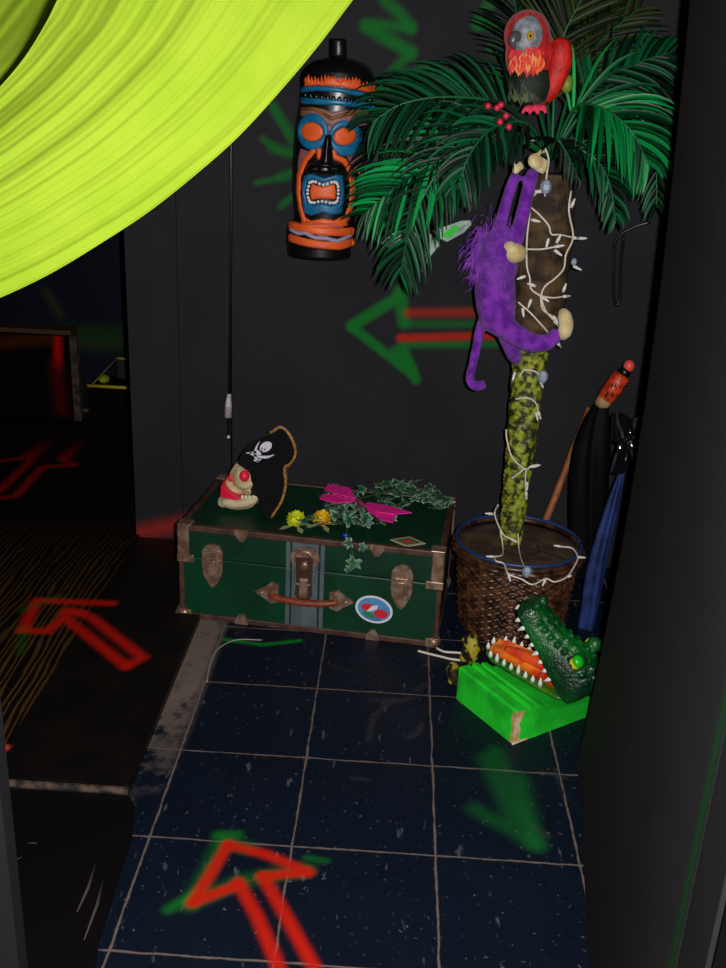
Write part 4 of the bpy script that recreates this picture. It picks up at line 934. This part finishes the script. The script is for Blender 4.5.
m = MB(); m.tube(smooth([pq(420, 300, .40), pq(470, 245, .38), pq(478, 300, .375), pq(450, 400, .38), pq(420, 470, .385), pq(400, 525, .39)], 30), [.022, .024, .028, .027, .022, .010], 10); m.v = [(x, .39+(y-.39)*.6, z) for x, y, z in m.v]
m.build('wing', mat('parrot_wing', (215, 30, 18), .6, rgb2=(180, 14, 10), scale=24, bump=.6, bscale=90), parrot)
M_pf = mat('parrot_foot', (240, 60, 95), .5)
for a, b in ((335, 560), (375, 555)):
    m = MB(); c = pq(a, b, .385)
    for k in (-1, 0, 1): m.tube(smooth([c, c+np.array([k*.012-.01, -.018, -.002]), c+np.array([k*.02-.014, -.03, -.014])], 8), [.008, .008, .004], 8)
    m.tube([c, c+np.array([0, .02, .03])], .008, 8); remesh(m.build('foot', M_pf, parrot), .003, 2)

# ================================================================ STRING LIGHTS
M_cord = mat('white_cord', (225, 215, 200), .45); M_bulb = mat('clear_bulb', (235, 235, 235), .15, spec=.8); M_sock = mat('white_socket', (232, 226, 215), .4)
lights = thing('string_lights', (TX, TY, .27), 'white string of fairy lights wound round the palm trunk and planter', 'string lights')
def on_trunk(x, y, ex=.007):
    z = P(x, y, TY)[2]; r_ = np.interp(z, [.25, .4, .6, .88, .92, 1.0, 1.15, 1.25, 1.33], [.041, .047, .051, .056, .064, .077, .080, .075, .058]); return PC(x, y, TX+(.004 if z > .88 else 0), TY, r_+ex)
z3 = lambda l: [(430+a/3.457, 130+b/3.457) for a, b in l]
paths = [z3([(325, 40), (362, 36), (390, 50), (410, 100), (404, 150), (400, 195)]), z3([(400, 200), (375, 212), (350, 240), (345, 290), (335, 380), (335, 470), (345, 510), (350, 550), (385, 575)]), z3([(350, 268), (380, 295), (410, 330), (420, 360), (450, 362), (495, 372)]),
         z3([(488, 210), (480, 280), (495, 370), (470, 430), (462, 480), (430, 515), (398, 540), (385, 575), (400, 625), (430, 660)]), z3([(335, 412), (385, 412), (432, 404)]), z3([(385, 575), (425, 580), (460, 576)]), z3([(382, 575), (390, 620), (425, 645)]), z3([(305, 595), (350, 635), (400, 690), (442, 738)])]
q6 = lambda l: [(430+a/2.453, 350+b/2.453) for a, b in l]
zl = lambda l: [(490+a/4.3, 320+b/4.3) for a, b in l]
paths += [zl([(125, 245), (150, 215), (200, 225), (215, 260)]), zl([(110, 340), (160, 335), (195, 355), (208, 395)]), zl([(70, 470), (72, 510), (95, 590), (150, 640), (172, 632)]), zl([(95, 680), (130, 655), (152, 640), (152, 690), (155, 740)]), zl([(35, 795), (20, 830), (35, 880), (60, 925), (85, 938)])]
tips = []
for pth in paths:
    pts = [on_trunk(*q) for q in pth]
    MB().tube(smooth(pts, 40), .0026, 6).build('cord', M_cord, lights); tips.append((pts[-1], pts[-1]-pts[-2]))
rimp = [(497, 516, .262), (503, 535, .272), (503, 556, .275)]
zr = lambda a, b: (440+a/4.537, 480+b/4.537)
loop = [(*zr(245, 348), .29), (*zr(255, 368), .292), (*zr(290, 380), .29), (*zr(310, 425), .285), (*zr(370, 450), .275), (*zr(420, 474), .265), (*zr(480, 448), .27), (*zr(520, 462), .268), (*zr(575, 440), .27), (*zr(610, 390), .28), (*zr(625, 350), .288), (*zr(600, 310), .292), (*zr(550, 302), .293)]
lp = [PZ(*q) for q in loop]
MB().tube(smooth(lp, 90), .0028, 6).build('cord', M_cord, lights)
MB().tube(smooth([on_trunk(500, 528), PZ(*zr(285, 300), .272), PZ(*zr(282, 340), .285), PZ(*zr(245, 348), .292)], 20), .0026, 6).build('cord', M_cord, lights)
MB().tube(smooth([on_trunk(518, 533), PZ(*zr(358, 310), .272), PZ(*zr(372, 370), .28), PZ(*zr(395, 410), .29)], 20), .002, 6).build('cord', M_cord, lights)
def bulb(c, d, s=1.0):
    d = np.array(d, float); d /= max(np.linalg.norm(d), 1e-6); c = np.array(c)
    b = MB().tube([c, c+d*.015*s], [.0042*s, .0046*s], 8).build('socket', M_sock, lights)
    MB().tube(smooth([c+d*.014*s, c+d*.02*s, c+d*.026*s], 8), [.003*s, .0032*s, .001], 8).build('bulb', M_bulb, b)
for c, d in tips: bulb(c, d+np.array([0, -.002, 0]))
for a, b, dx, dz in ((350, 310, .7, -.1), (410, 375, -.2, -1), (437, 390, .4, 1), (430, 415, .8, -.5), (510, 375, 1, .1), (495, 470, 1, -.4), (488, 268, .2, .8), (330, 505, -.8, -.3), (365, 540, -1, .3), (460, 560, .2, 1), (350, 585, -.3, -1), (320, 615, .2, -1), (430, 650, .5, -.6), (362, 212, 1, 0)):
    bulb(on_trunk(430+a/3.457, 130+b/3.457, .009), (dx, -.25, dz))
for x, y, dx, dz in ((515, 372, -.2, -1), (536, 412, .3, -1), (527, 482, .1, -1), (493, 514, -1, .1), (532, 467, 1, .4)): bulb(on_trunk(x, y, .008), (dx, -.2, dz))
for i, d in ((0, (-1, 0, 0)), (3, (.2, -.4, -.6)), (6, (-.4, -.5, -.8)), (10, (1, 0, .0)), (12, (-1, 0, .1)), (8, (.3, -.5, .4))): bulb(lp[i], d, .9)
# two big faceted caps and translucent rosettes
M_ros = mat('frosted_plastic', (150, 165, 185), .3, spec=.7)
def rosette(c, s, lab=None):
    o = MB().ell(c, (s*.62, s*.5, s*.8), nu=6, nv=5); o.build('faceted_cap', M_ros, lights, smooth_=False)
rosette(on_trunk(546, 187, .02), .024); rosette(PZ(527, 572, .285), .022); rosette(on_trunk(543, 377, .016), .024); rosette(on_trunk(574, 262, .012), .013)

# ================================================================ FOAM BLOCK AND CROCODILE
e1 = np.array([.57, -.82, 0]); e1 /= np.linalg.norm(e1); e2 = np.array([.82, .57, 0]); e2 /= np.linalg.norm(e2); e2 = e2-e1*(e1@e2); e2 /= np.linalg.norm(e2)
fc_ = np.array([.814, -.199, 0]); BLc = fc_-e1*.234
M_foam = mat('bright_green_foam', (40, 225, 50), .65, rgb2=(24, 185, 40), scale=10, bump=.35, bscale=70, spec=.3)
blk = thing('foam_block', BLc+e1*.117+e2*.14, 'bright green stepped foam block on the blue tiles under the crocodile head', 'block')
pf = [(0, 0), (0, .092), (.006, .098), (.034, .096), (.037, .084), (.043, .084), (.047, .098), (.062, .095), (.066, .080), (.074, .079), (.078, .09), (.094, .086), (.098, .07), (.2, .052), (.275, .044), (.28, .04), (.28, 0)]
m = MB(); nseg = 14; o_ = []
for i in range(nseg+1):
    t = i/nseg*.234; o_ += [BLc+e2*s_+e1*t+np.array([0, 0, z_]) for s_, z_ in pf]
n_ = len(pf); Fc = [tuple(range(n_))[::-1], tuple(nseg*n_+i for i in range(n_))]
for i in range(nseg):
    for j in range(n_): Fc.append((i*n_+j, i*n_+(j+1) % n_, (i+1)*n_+(j+1) % n_, (i+1)*n_+j))
m.add(o_, Fc); autosmooth(m.build('block', M_foam, blk), 25)
mm = MB(); c = fc_+np.array([0, 0, 0]); R = random.Random(2)
wl = [(-.012, .096), (-.016, .06), (-.010, .03), (-.014, .004)]; wr = [(.010, .004), (.016, .02), (.012, .05), (.020, .075), (.016, .094)]
zs_ = [.003, .02, .04, .06, .08, .095]; lw = [.016, .012, .010, .014, .013, .010]; rw = [.028, .014, .018, .012, .022, .026]; V = []; Fc = []
for z_, l_, r_ in zip(zs_, lw, rw):
    V += [c-e1*l_-e2*.0016+np.array([0, 0, z_]), c-e2*.0016+e1*.0016+np.array([0, 0, z_]), c+e2*r_+e1*.0016+np.array([0, 0, z_])]
for i in range(5):
    for j in (0, 1): Fc.append((3*i+j, 3*i+j+1, 3*i+j+4, 3*i+j+3))
mm.add(V, Fc)
mm.build('worn_patch', mat('bare_foam', (225, 205, 160), .8, rgb2=(200, 150, 90), scale=40), blk, smooth_=False, tri=True)
m = MB(); m.tube([c+e1*-.003+e2*t+np.array([0, -.003, .0035]) for t in np.linspace(-.002, .05, 6)], .0035, 6); m.build('worn_edge', mat('bare_foam', (225, 205, 160), .8), blk)

Hn = np.array([.962, -.055, .096]); Tl = PZ(489, 646, .118)
hd_ = (Tl-Hn); LJ = np.linalg.norm(hd_); hd_ /= LJ; side = np.cross([0, 0, 1.0], hd_); side /= np.linalg.norm(side)
if side[1] > 0: side = -side        # towards the camera
upv = np.cross(hd_, side); upv = upv if upv[2] > 0 else -upv
side, upv = side*math.cos(.12)-upv*math.sin(.12), upv*math.cos(.12)+side*math.sin(.12)     # the head leans towards the viewer
croc = thing('crocodile_head', Hn+hd_*.12-np.array([0, 0, .03]), 'glossy green plastic crocodile head with open toothy mouth on the foam block', 'crocodile')
M_cg = mat('croc_green', (14, 100, 34), .3, spec=.6, rgb2=(8, 46, 26), scale=9, bump=1.0, bscale=130, voronoi=False, coat=.15)
M_cl = mat('croc_lower_green', (34, 104, 26), .35, spec=.5, rgb2=(80, 120, 24), scale=14, bump=.5, bscale=90)
M_mouth = mat('croc_mouth', (240, 140, 40), .4, rgb2=(205, 50, 30), scale=20, spec=.5, sharp=(.45, .62))
M_ct = mat('croc_tooth', (240, 238, 232), .3)
def jaw_pts(t, hw, low, n=14, a0=0.0, a1=math.pi):
    return [(math.cos(a)*hw, -math.sin(a)*low) for a in np.linspace(a0, a1, n)]
def jaw_loft(m, org, d, s_, u_, ts, hw, dep, lid, sgn=-1, n=16):
    V = []; Fc = []
    for t, w_, q, l in zip(ts, hw, dep, lid):
        base = org+d*t
        ring_ = [(math.cos(a)*w_, sgn*math.sin(a)*q) for a in np.linspace(0, math.pi, n)]+[(-w_*.82, -sgn*l*.2), (-w_*.5, sgn*l), (0, sgn*l*1.25), (w_*.5, sgn*l), (w_*.82, -sgn*l*.2)]
        V += [base+s_*a+u_*b for a, b in ring_]
    k = n+5
    for i in range(len(ts)-1):
        for j in range(k): Fc.append((i*k+j, i*k+(j+1) % k, (i+1)*k+(j+1) % k, (i+1)*k+j))
    Fc += [tuple(range(k))[::-1], tuple((len(ts)-1)*k+j for j in range(k))]
    return m.add(V, Fc)
ts = np.linspace(-.015, LJ, 26)
hwf = lambda t: np.interp(t/LJ, [-.06, 0, .3, .6, .85, .95, 1.0], [.062, .068, .062, .054, .048, .036, .014])
dpf = lambda t: np.interp(t/LJ, [-.06, 0, .3, .6, .9, 1.0], [.020, .026, .030, .029, .024, .010])
m = MB(); jaw_loft(m, Hn, hd_, side, upv, ts, hwf(ts), dpf(ts), np.full(26, .004))
lj = m.build('lower_jaw', M_cl, croc)
# orange mouth lining, a long tongue-like shape inside the lower jaw
t2 = np.linspace(.0, LJ*.95, 24); m = MB(); V = []; Fc = []; kk = 9
for t in t2:
    w_ = hwf(t)*.80
    for j in range(kk):
        a = -1+2*j/(kk-1); V.append(Hn+hd_*t+side*a*w_+upv*(.004+.012*a*a-.002+.004*math.sin(t*60)*(1-a*a)+.008*max(0, 1-abs(a)*2.2)))
for i in range(23):
    for j in range(kk-1): Fc.append((i*kk+j, i*kk+j+1, (i+1)*kk+j+1, (i+1)*kk+j))
m.add(V, Fc).build('mouth_lining', M_mouth, lj, recalc=False)
m = MB(); m.tube(smooth([Hn+hd_*.03+upv*.016, Hn+hd_*.09+upv*.026, Hn+hd_*.15+upv*.022, Hn+hd_*.19+upv*.018], 20), [.012, .017, .015, .008], 12); m.build('tongue', mat('croc_tongue', (235, 90, 40), .35, rgb2=(205, 40, 40), scale=22), lj)
def tooth(base, d, s, par, r=.0068): 
    d = np.array(d)/np.linalg.norm(d); MB().tube([base-d*s*.25, base+d*s*.3, base+d*s*.75, base+d*s], [r, r*.85, r*.4, .0005], 8).build('tooth', M_ct, par)
for k in range(9):
    t = LJ*(.22+.76*k/8); s_ = (.017 if k % 3 else .024)
    for sg in (1, -1):
        if t > LJ*.94: w_ = hwf(t)*.6
        else: w_ = hwf(t)*.9
        tooth(Hn+hd_*t+side*sg*w_+upv*.008, upv*1.0+side*sg*.1, s_, lj)
# upper jaw, opened about fifty degrees
tip_t = PZ(517, 601, .262); best = None
for a in np.linspace(.3, 1.3, 200):
    du = hd_*math.cos(a)+upv*math.sin(a); d3 = Hn+du*.25-CAM; x_ = 363+F*(d3@rt)/(d3@fw); y_ = 484-F*(d3@up)/(d3@fw); e_ = (x_-519)**2+(y_-603)**2
    if best is None or e_ < best[0]: best = (e_, a, x_, y_)
aop = best[1]; du = hd_*math.cos(aop)+upv*math.sin(aop); uu = np.cross(side, du); uu = uu if uu[2] > 0 else -uu
LU = .25; tu = np.linspace(-.03, LU, 34)
hwu = lambda t: np.interp(t/LU, [-.2, -.1, 0, .25, .5, .75, .9, .97, 1.0], [.040, .062, .070, .066, .056, .052, .050, .038, .014])
dpu = lambda t: np.interp(t/LU, [-.2, -.1, 0, .2, .35, .55, .72, .87, .95, 1.0], [.05, .080, .094, .102, .088, .062, .050, .054, .042, .014])
m = MB(); jaw_loft(m, Hn+uu*.012, du, side, uu, tu, hwu(tu), dpu(tu), np.full(34, .004), sgn=1)
R = random.Random(6)
for row in (-.55, -.2, .2, .55):
    for k in range(9):
        t = .0+k*.023+abs(row)*.01; w_ = hwu(t)*row*1.1; h_ = dpu(t)*math.sqrt(max(0, 1-(row*1.1)**2)); m.ell(Hn+uu*.012+du*t+side*w_+uu*h_, (.0085, .0085, .007), nu=8, nv=6)
for sg in (1, -1):
    m.ell(Hn+du*.066+side*sg*.042+uu*.108, (.020, .020, .020)); m.ell(Hn+du*.228+side*sg*.018+uu*.06, (.013, .013, .012))
uj = remesh(m.build('upper_jaw', M_cg, croc), .0035, 2)
V = []; Fc = []
for t in np.linspace(.01, LU*.93, 20):
    for j in range(7):
        a = -1+j/3; V.append(Hn+uu*(.006-.0+.004*a*a)+du*t+side*a*hwu(t)*.8)
for i in range(19):
    for j in range(6): Fc.append((i*7+j, i*7+j+1, (i+1)*7+j+1, (i+1)*7+j))
MB().add(V, Fc).build('palate', M_mouth, uj, recalc=False)
for k in range(9):
    t = LU*(.2+.77*k/8); s_ = .015 if k % 3 else .022
    for sg in (1, -1): tooth(Hn+uu*.010+du*t+side*sg*hwu(t)*(.9 if k < 8 else .55), -uu+side*sg*.15, s_, uj)
ev = Hn+du*.068+side*.056+uu*.104
MB().ell(ev, .0155, nu=16, nv=12).build('eye', mat('croc_eye', (225, 215, 30), .2, spec=.7), uj)
MB().ell(ev+uu*.009+np.array([0, -.000, .003]), (.0165, .0165, .012), [side, du, uu]).build('eyelid', mat('croc_lid', (30, 190, 40), .3), uj)
MB().ell(ev+side*.013-uu*.004+du*.002, (.004, .004, .005), nu=10, nv=8).build('pupil', M_felt, uj)
ev2 = Hn+du*.068-side*.050+uu*.092; MB().ell(ev2, .0155, nu=16, nv=12).build('eye', mat('croc_eye', (225, 215, 30), .2), uj)
# small mottled lumps of cloth beside the block
M_mot = mat('mottled_cloth', (34, 24, 14), .6, rgb2=(170, 160, 40), scale=38, bump=.5, bscale=80, sharp=(.5, .56))
for (x, y, z, r_), lb in (((477, 648, .075, (.028, .03, .05)), 'crumpled black cloth with yellow mottling between the wicker planter and foam block'), ((460, 682, .03, (.022, .022, .03)), 'small crumpled mottled cloth lying at the left corner of the foam block')):
    q = PZ(x, y, z); q = np.array([q[0]-.012, q[1]+.035, q[2]]); mm = MB(); R = random.Random(x)
    mm.ell((q[0], q[1], r_[2]+.0), r_)
    for k in range(9): mm.ell((q[0]+R.uniform(-1, 1)*r_[0], q[1]+R.uniform(-1, 1)*r_[1]*.6, R.uniform(.3, 1.8)*r_[2]), R.uniform(.008, .014))
    o = remesh(mm.build('crumpled_cloth', M_mot), .004, 1); tag(o, lb, 'cloth')
    co = min(v.co.z for v in o.data.vertices); 
    for v in o.data.vertices: v.co.z -= co-.001

# ================================================================ THINGS LEANING IN THE CORNER
def rip(seed, n):
    R = random.Random(seed); ph = [R.uniform(0, 6) for _ in range(4)]
    return lambda a: 1+.16*math.sin(3*a+ph[0])+.12*math.sin(5*a+ph[1])+.06*math.sin(9*a+ph[2])
def fold_tube(m, pts, R_, n=36, fn=None, tw=1.0):
    pts = smooth(pts, 40); R_ = np.interp(np.linspace(0, 1, 40), np.linspace(0, 1, len(R_)), R_); fr = frame_dirs(pts); V = []; Fc = []
    for i, (c, r_, (u, v)) in enumerate(zip(pts, R_, fr)):
        for j in range(n):
            a = 2*math.pi*j/n; k = fn(a+tw*i/40) if fn else 1; V.append(c+r_*k*(math.cos(a)*u+math.sin(a)*v))
    for i in range(39):
        for j in range(n): Fc.append((i*n+j, i*n+(j+1) % n, (i+1)*n+(j+1) % n, (i+1)*n+j))
    Fc += [tuple(range(n))[::-1], tuple(39*n+j for j in range(n))]
    return m.add(V, Fc)
UY = .64
umb = thing('umbrella', P(582, 580, UY)*[1, 1, 0], 'black furled umbrella with a carved orange handle leaning in the corner behind the planter', 'umbrella')
m = MB(); fold_tube(m, [P(583, 578, UY), P(587, 530, UY), P(591, 470, UY), P(597, 430, UY), P(602, 406, UY)], [.03, .046, .052, .050, .036, .020], fn=rip(3, 0)); m.build('canopy', mat('black_nylon', (5, 5, 6), .7, spec=.15), umb)
a_, b_ = P(601, 405, UY), P(629, 366, UY); dv = (b_-a_)/np.linalg.norm(b_-a_); LH = np.linalg.norm(b_-a_)
M_ho = mat('orange_carving', (232, 74, 30), .4, rgb2=(170, 45, 20), scale=60, bump=.7, bscale=90, spec=.6)
hn = MB().tube([a_+dv*LH*t for t in (.14, .18, .5, .74, .78)], [.020, .026, .029, .028, .022], 16).build('handle', M_ho, umb)
MB().tube([a_+dv*LH*t for t in (-.05, .0, .14, .17)], [.018, .023, .024, .02], 14).build('ferrule', mat('tan_band', (190, 150, 100), .5, rgb2=(150, 110, 70), scale=30), hn)
MB().tube([a_+dv*LH*t for t in (.77, .80, .9, .93)], [.014, .019, .017, .012], 14).build('neck', M_tb, hn)
MB().ell(a_+dv*LH*1.0, (.017, .017, .019)).build('knob', mat('coral_knob', (240, 85, 75), .35), hn)
R = random.Random(1); pv = np.cross(dv, [0, 1.0, 0])
for k in range(9):
    c = a_+dv*LH*R.uniform(.22, .72)+pv*R.uniform(-.018, .018)+np.array([0, -.0265, 0]); MB().tube([c-dv*.006+pv*R.uniform(-.004, .004), c+dv*.006], .0022, 6).build('carved_mark', M_tb, hn)
bow = thing('bow', P(628, 440, .34), 'black glossy plastic bow tied beside the orange umbrella handle', 'bow')
M_pl = mat('black_glossy_plastic', (16, 16, 22), .1, spec=1.0, coat=1.0, bump=.5, bscale=22)
for sg, cx_, cy_ in ((-1, 622, 430), (1, 637, 433)):
    c = P(cx_, cy_, .34); m = MB(); V = []; Fc = []
    for i in range(19):
        a = 2*math.pi*i/18
        for j in range(5):
            t = (j-2)/2; V.append(c+np.array([sg*.030*math.cos(a)*(1), -.012*math.sin(a)+t*.004, .0]) + np.array([0, t*.020*(1-.4*abs(math.cos(a))), t*.028*(1+.3*math.sin(a*2))+.016*math.sin(a)]))
    for i in range(18):
        for j in range(4): Fc.append((i*5+j, i*5+j+1, (i+1)*5+j+1, (i+1)*5+j))
    m.add(V, Fc).build('loop', M_pl, bow, recalc=False)
m = MB(); m.ell(P(630, 434, .325), (.014, .014, .02)); m.build('knot', M_pl, bow)
for x0, x1 in ((626, 617), (632, 640)):
    m = MB(); q = smooth([P(x0, 440, .33), P((x0+x1)/2, 452, .32), P(x1, 474, .33)], 12); V = []; Fc = []
    for i, c in enumerate(q):
        for t in (-1, 0, 1): V.append(c+np.array([t*(.010+.010*i/12), .006*abs(t), 0]))
    for i in range(11):
        for j in range(2): Fc.append((i*3+j, i*3+j+1, (i+1)*3+j+1, (i+1)*3+j))
    m.add(V, Fc).build('tail', M_pl, bow, recalc=False)
blu = thing('umbrella', P(588, 632, .44)*[1, 1, 0], 'long blue furled beach umbrella leaning in the corner right of the black one', 'umbrella')
m = MB(); fold_tube(m, [P(586, 630, .44), P(597, 565, .44), P(610, 515, .44), P(622, 472, .44)], [.024, .026, .021, .016, .007], fn=lambda a: 1+.22*math.sin(4*a), tw=.6); m.build('canopy', mat('blue_nylon', (34, 56, 122), .6, rgb2=(20, 36, 86), scale=20), blu)
MB().tube([P(622, 473, .44), P(628, 450, .445)], .006, 8).build('shaft', M_tb, blu)
o = MB().tube([P(545, 522, .74)+(P(545, 522, .74)-P(579, 436, .82))*.78, P(545, 522, .74), P(579, 436, .82), P(579, 436, .82)+(P(579, 436, .82)-P(545, 522, .74))*.32], .0125, 10).build('wooden_pole', mat('pole_wood', (176, 108, 58), .55, rgb2=(140, 80, 40), scale=14))
tag(o, 'thin brown wooden pole leaning on the back wall behind the wicker planter', 'pole')

# ================================================================ CORDS AND WALL PIECES
o = MB().tube(smooth([P(650, 222, .84), P(632, 228, .85), P(616, 240, .86), P(614, 270, .862), P(614, 298, .862), P(617, 305, .862), P(620, 296, .862), P(621, 262, .86), P(624, 236, .85)], 60), .0045, 8).build('cord', M_tb); tag(o, 'black cord hanging in a narrow loop in front of the back wall', 'cord')
hc = thing('cord', P(229, 440, WY-.008), 'thin black cord hanging down the back wall with white tape at its end', 'cord')
MB().tube(smooth([P(232, -10, WY-.006), P(231, 150, WY-.006), P(231, 240, WY-.006), P(230, 330, WY-.006), P(229, 396, WY-.006), P(228, 440, WY-.006)], 60), .0045, 8).build('wire', mat('black_wire', (14, 12, 13), .25, spec=.6), hc)
MB().tube([P(229.3, 394, WY-.009), P(228.5, 403, WY-.010), P(228, 417, WY-.010)], [.0065, .011, .0135], 10).build('tape', mat('white_tape', (215, 205, 210), .6, rgb2=(170, 160, 165), scale=60), hc)
MB().ell(P(228.5, 437, WY-.010), (.0065, .006, .007), nu=8, nv=6).build('wire_nut', mat('white_tape', (215, 205, 210), .6), hc)
z6 = lambda a, b: (320+a/4.54, 520+b/4.54)
o = MB().tube(smooth([PZ(*z6(*q), .0045) for q in ((530, 582), (565, 598), (620, 602), (662, 608), (672, 622), (655, 636), (600, 632), (540, 618), (490, 606), (445, 594))], 60), .0035, 8).build('cable', M_cord); tag(o, 'white power cable looped on the floor at the right corner of the trunk', 'cable')
o = MB().tube(smooth([PZ(x, y, .003) for x, y in ((262, 640), (236, 640), (218, 649), (210, 664), (207, 682))], 40), .002, 6).build('cable', mat('thin_grey_wire', (150, 145, 140), .5)); tag(o, 'thin grey wire curving on the floor in front of the trunk', 'cable')
zb8 = lambda a, b, Y=.80: P(330+a/4.27, 180+b/4.27, Y)
pale = mat('pale_green_paper', (175, 205, 185), .6, rgb2=(150, 175, 160), scale=25)
gb = butterfly('butterfly', zb8(430, 240), [[zb8(*q) for q in ((432, 218), (560, 175), (600, 172), (604, 190), (570, 225), (500, 264), (470, 250))], [zb8(*q) for q in ((415, 225), (440, 235), (470, 275), (425, 330), (395, 395), (384, 380), (388, 290))], [zb8(*q) for q in ((408, 232), (300, 215), (225, 245), (220, 275), (250, 290), (330, 270), (405, 245))]], pale, None, 'pale green paper butterfly behind the palm fronds on the back wall')
MB().prism([zb8(*q)+np.array([0, -.004, 0]) for q in ((470, 238), (530, 192), (555, 200), (535, 228), (505, 248))], (0, -.002, 0)).build('wing_mark', mat('neon_green_mark', (40, 215, 50), .6), gb, smooth_=False)
MB().tube([zb8(420, 215, .795), zb8(405, 270, .795)], [.004, .007], 8).build('abdomen', M_tb, gb)
MB().tube([zb8(415, 240, .80), zb8(415, 240, WY-.001)], .003, 6).build('pin', M_tb, gb)

# ================================================================ FAR ROOM
FY = 2.16
cr = thing('crate', P(20, 408, FY)*[1, 1, 0]+np.array([0, 0, HB]), 'dark wooden crate with red sprayed lines in the far room at left', 'crate')
c0 = P(-60, 405, FY); c1 = P(70, 335, FY); M_crate = mat('crate_dark', (9, 7, 6), .9, spec=.05, paint=True)
x0_, x1_, zt2 = c0[0], c1[0], c1[2]
o = slab(np.arange(x0_, x1_, .012), np.arange(HB+.001, zt2, .012), lambda x, z: (x, FY, z), (0, .1, 0)).build('panel', M_crate, None, smooth_=False, recalc=False)
cf = lambda x, y: P(x, y, FY)
paint(o, [([(57, 300), (58, 366)], .03, (210, 14, 12), .02, .95), ([(56, 366), (62, 410)], .05, (90, 8, 16), .04, .8), ([(10, 296), (30, 320), (56, 322)], .025, (110, 12, 14), .025, .8), ([(-10, 344), (52, 338)], .05, (90, 40, 12), .03, .6)], cf)
bm = bmesh.new(); bm.from_mesh(o.data); bm.transform(rootm(cr).inverted()); bm.to_mesh(o.data); bm.free(); o.parent = cr
MB().box((x0_, FY-.006, zt2), (x1_+.005, FY+.105, zt2+.02)).build('top_rail', mat('crate_rail', (70, 48, 24), .6), cr, smooth_=False)
b0 = P(78, 412, FY-.02); b1 = P(82, 336, FY-.02)
o = MB().box((b0[0]-.016, FY-.03, HB+.001), (b0[0]+.016, FY+.005, b1[2])).build('post', mat('grey_post', (80, 66, 62), .8, rgb2=(36, 26, 24), scale=30), None, smooth_=False); tag(o, 'narrow grey weathered post standing at the right end of the red-sprayed crate', 'post')
ch = thing('chest', P(112, 412, 2.05)*[1, 1, 0]+np.array([0, 0, HB]), 'small dark chest with yellow edging and a raised lid in the far room', 'chest')
q0 = P(89, 410, 2.05); q1 = P(136, 388, 2.05); zc = q1[2]; M_ch = mat('chest_dark', (15, 9, 7), .9, spec=.05); M_ye = mat('chest_yellow', (190, 175, 35), .5)
MB().box((q0[0], 2.05, HB+.001), (q1[0]+.03, 2.22, zc)).build('body', M_ch, ch, smooth_=False)
MB().tube([(q0[0], 2.046, zc), (q1[0]+.03, 2.046, zc)], .008, 6).build('edging', M_ye, ch)
l0, l1, l2 = P(89, 388, 2.05), P(117, 358, 2.2), P(138, 361, 2.2)
m = MB(); m.prism([(l1[0], 2.2, zc), (q1[0]+.03, 2.2, zc), (q1[0]+.03, 2.2, l1[2]), (l1[0], 2.2, l1[2])], (0, .015, 0)); m.build('lid', mat('chest_inside', (16, 16, 24), .6), ch, smooth_=False)
MB().tube([l1, l2+np.array([.02, 0, 0])], .006, 6).build('edging', M_ye, ch)
MB().tube([l0, l1], .004, 6).build('lid_strap', mat('chest_strap', (120, 105, 50), .6), ch)
o = MB().ell([P(104, 379, 2.10)[0], 2.10, zc+.0205], (.026, .03, .02)).build('ball', mat('ball_yellow', (150, 160, 35), .5), None); tag(o, 'small yellow ball lying in the dark chest with yellow edging', 'ball')

# ================================================================ GAUZE SWAGS ABOVE
def cloth_mat(nm, c1, c2):
    m = mat(nm, c1, .8, spec=.1, rgb2=c2, scale=9, trans=.25, bump=.25, bscale=900); return m
M_g = cloth_mat('lime_gauze', (142, 168, 42), (134, 162, 36))
lo = smooth([np.array(q, float) for q in ((520, -230), (440, -115), (352, 0), (318, 45), (282, 88), (240, 134), (200, 170), (150, 210), (100, 243), (50, 273), (0, 297), (-40, 312), (-70, 320))], 160)
hi = smooth([np.array(q, float) for q in ((170, -230), (110, -110), (58, 0), (45, 26), (25, 58), (0, 88), (-30, 119), (-55, 145))], 160)
def swag(name, lo, hi, D0, nt, folds, label, bul):
    V = []; Fc = []; ns = len(lo)
    for i in range(ns):
        s_ = i/(ns-1)
        for j in range(nt):
            t = j/(nt-1); q = lo[i]*(1-t)+hi[i]*t; tt = t+.03*math.sin(s_*4+1)
            D = D0-bul*math.sin(math.pi*t)+sum(a*math.sin(2*math.pi*k*tt+ph+s_*sl) for a, k, ph, sl in folds)
            V.append(CAM+ray(*q)*D)
    for i in range(ns-1):
        for j in range(nt-1): Fc.append((i*nt+j, i*nt+j+1, (i+1)*nt+j+1, (i+1)*nt+j))
    th = thing(name, V[(ns//2)*nt], label, 'curtain')
    MB().add(V, Fc).build('drape', M_g, th, recalc=False)
    for e_ in (0, nt-1): MB().tube([np.array(V[i*nt+e_]) for i in range(ns)], .0012, 5).build('hem', M_g, th)
    return th
swag('gauze_curtain', lo, hi, 1.22, 160, [(.003, 3.3, .4, 2.0), (.0015, 7.1, 1.2, -1.5), (.0007, 15.3, 2.0, 2.5), (.0004, 31, .3, -2), (.00016, 63, 1, 1)], 'bright lime gauze swag hanging across the upper left, nearest the camera', .03)
lo2 = [q+np.array([30, 30]) for q in hi]; hi2 = [q-np.array([190, 150]) for q in hi]
swag('gauze_curtain', lo2, hi2, 1.72, 80, [(.012, 4.2, .9, 1.0), (.008, 7.7, 2.2, -1.5), (.004, 15, .2, 2.0)], 'darker lime gauze swag in the top left corner, behind the bright one', .04)
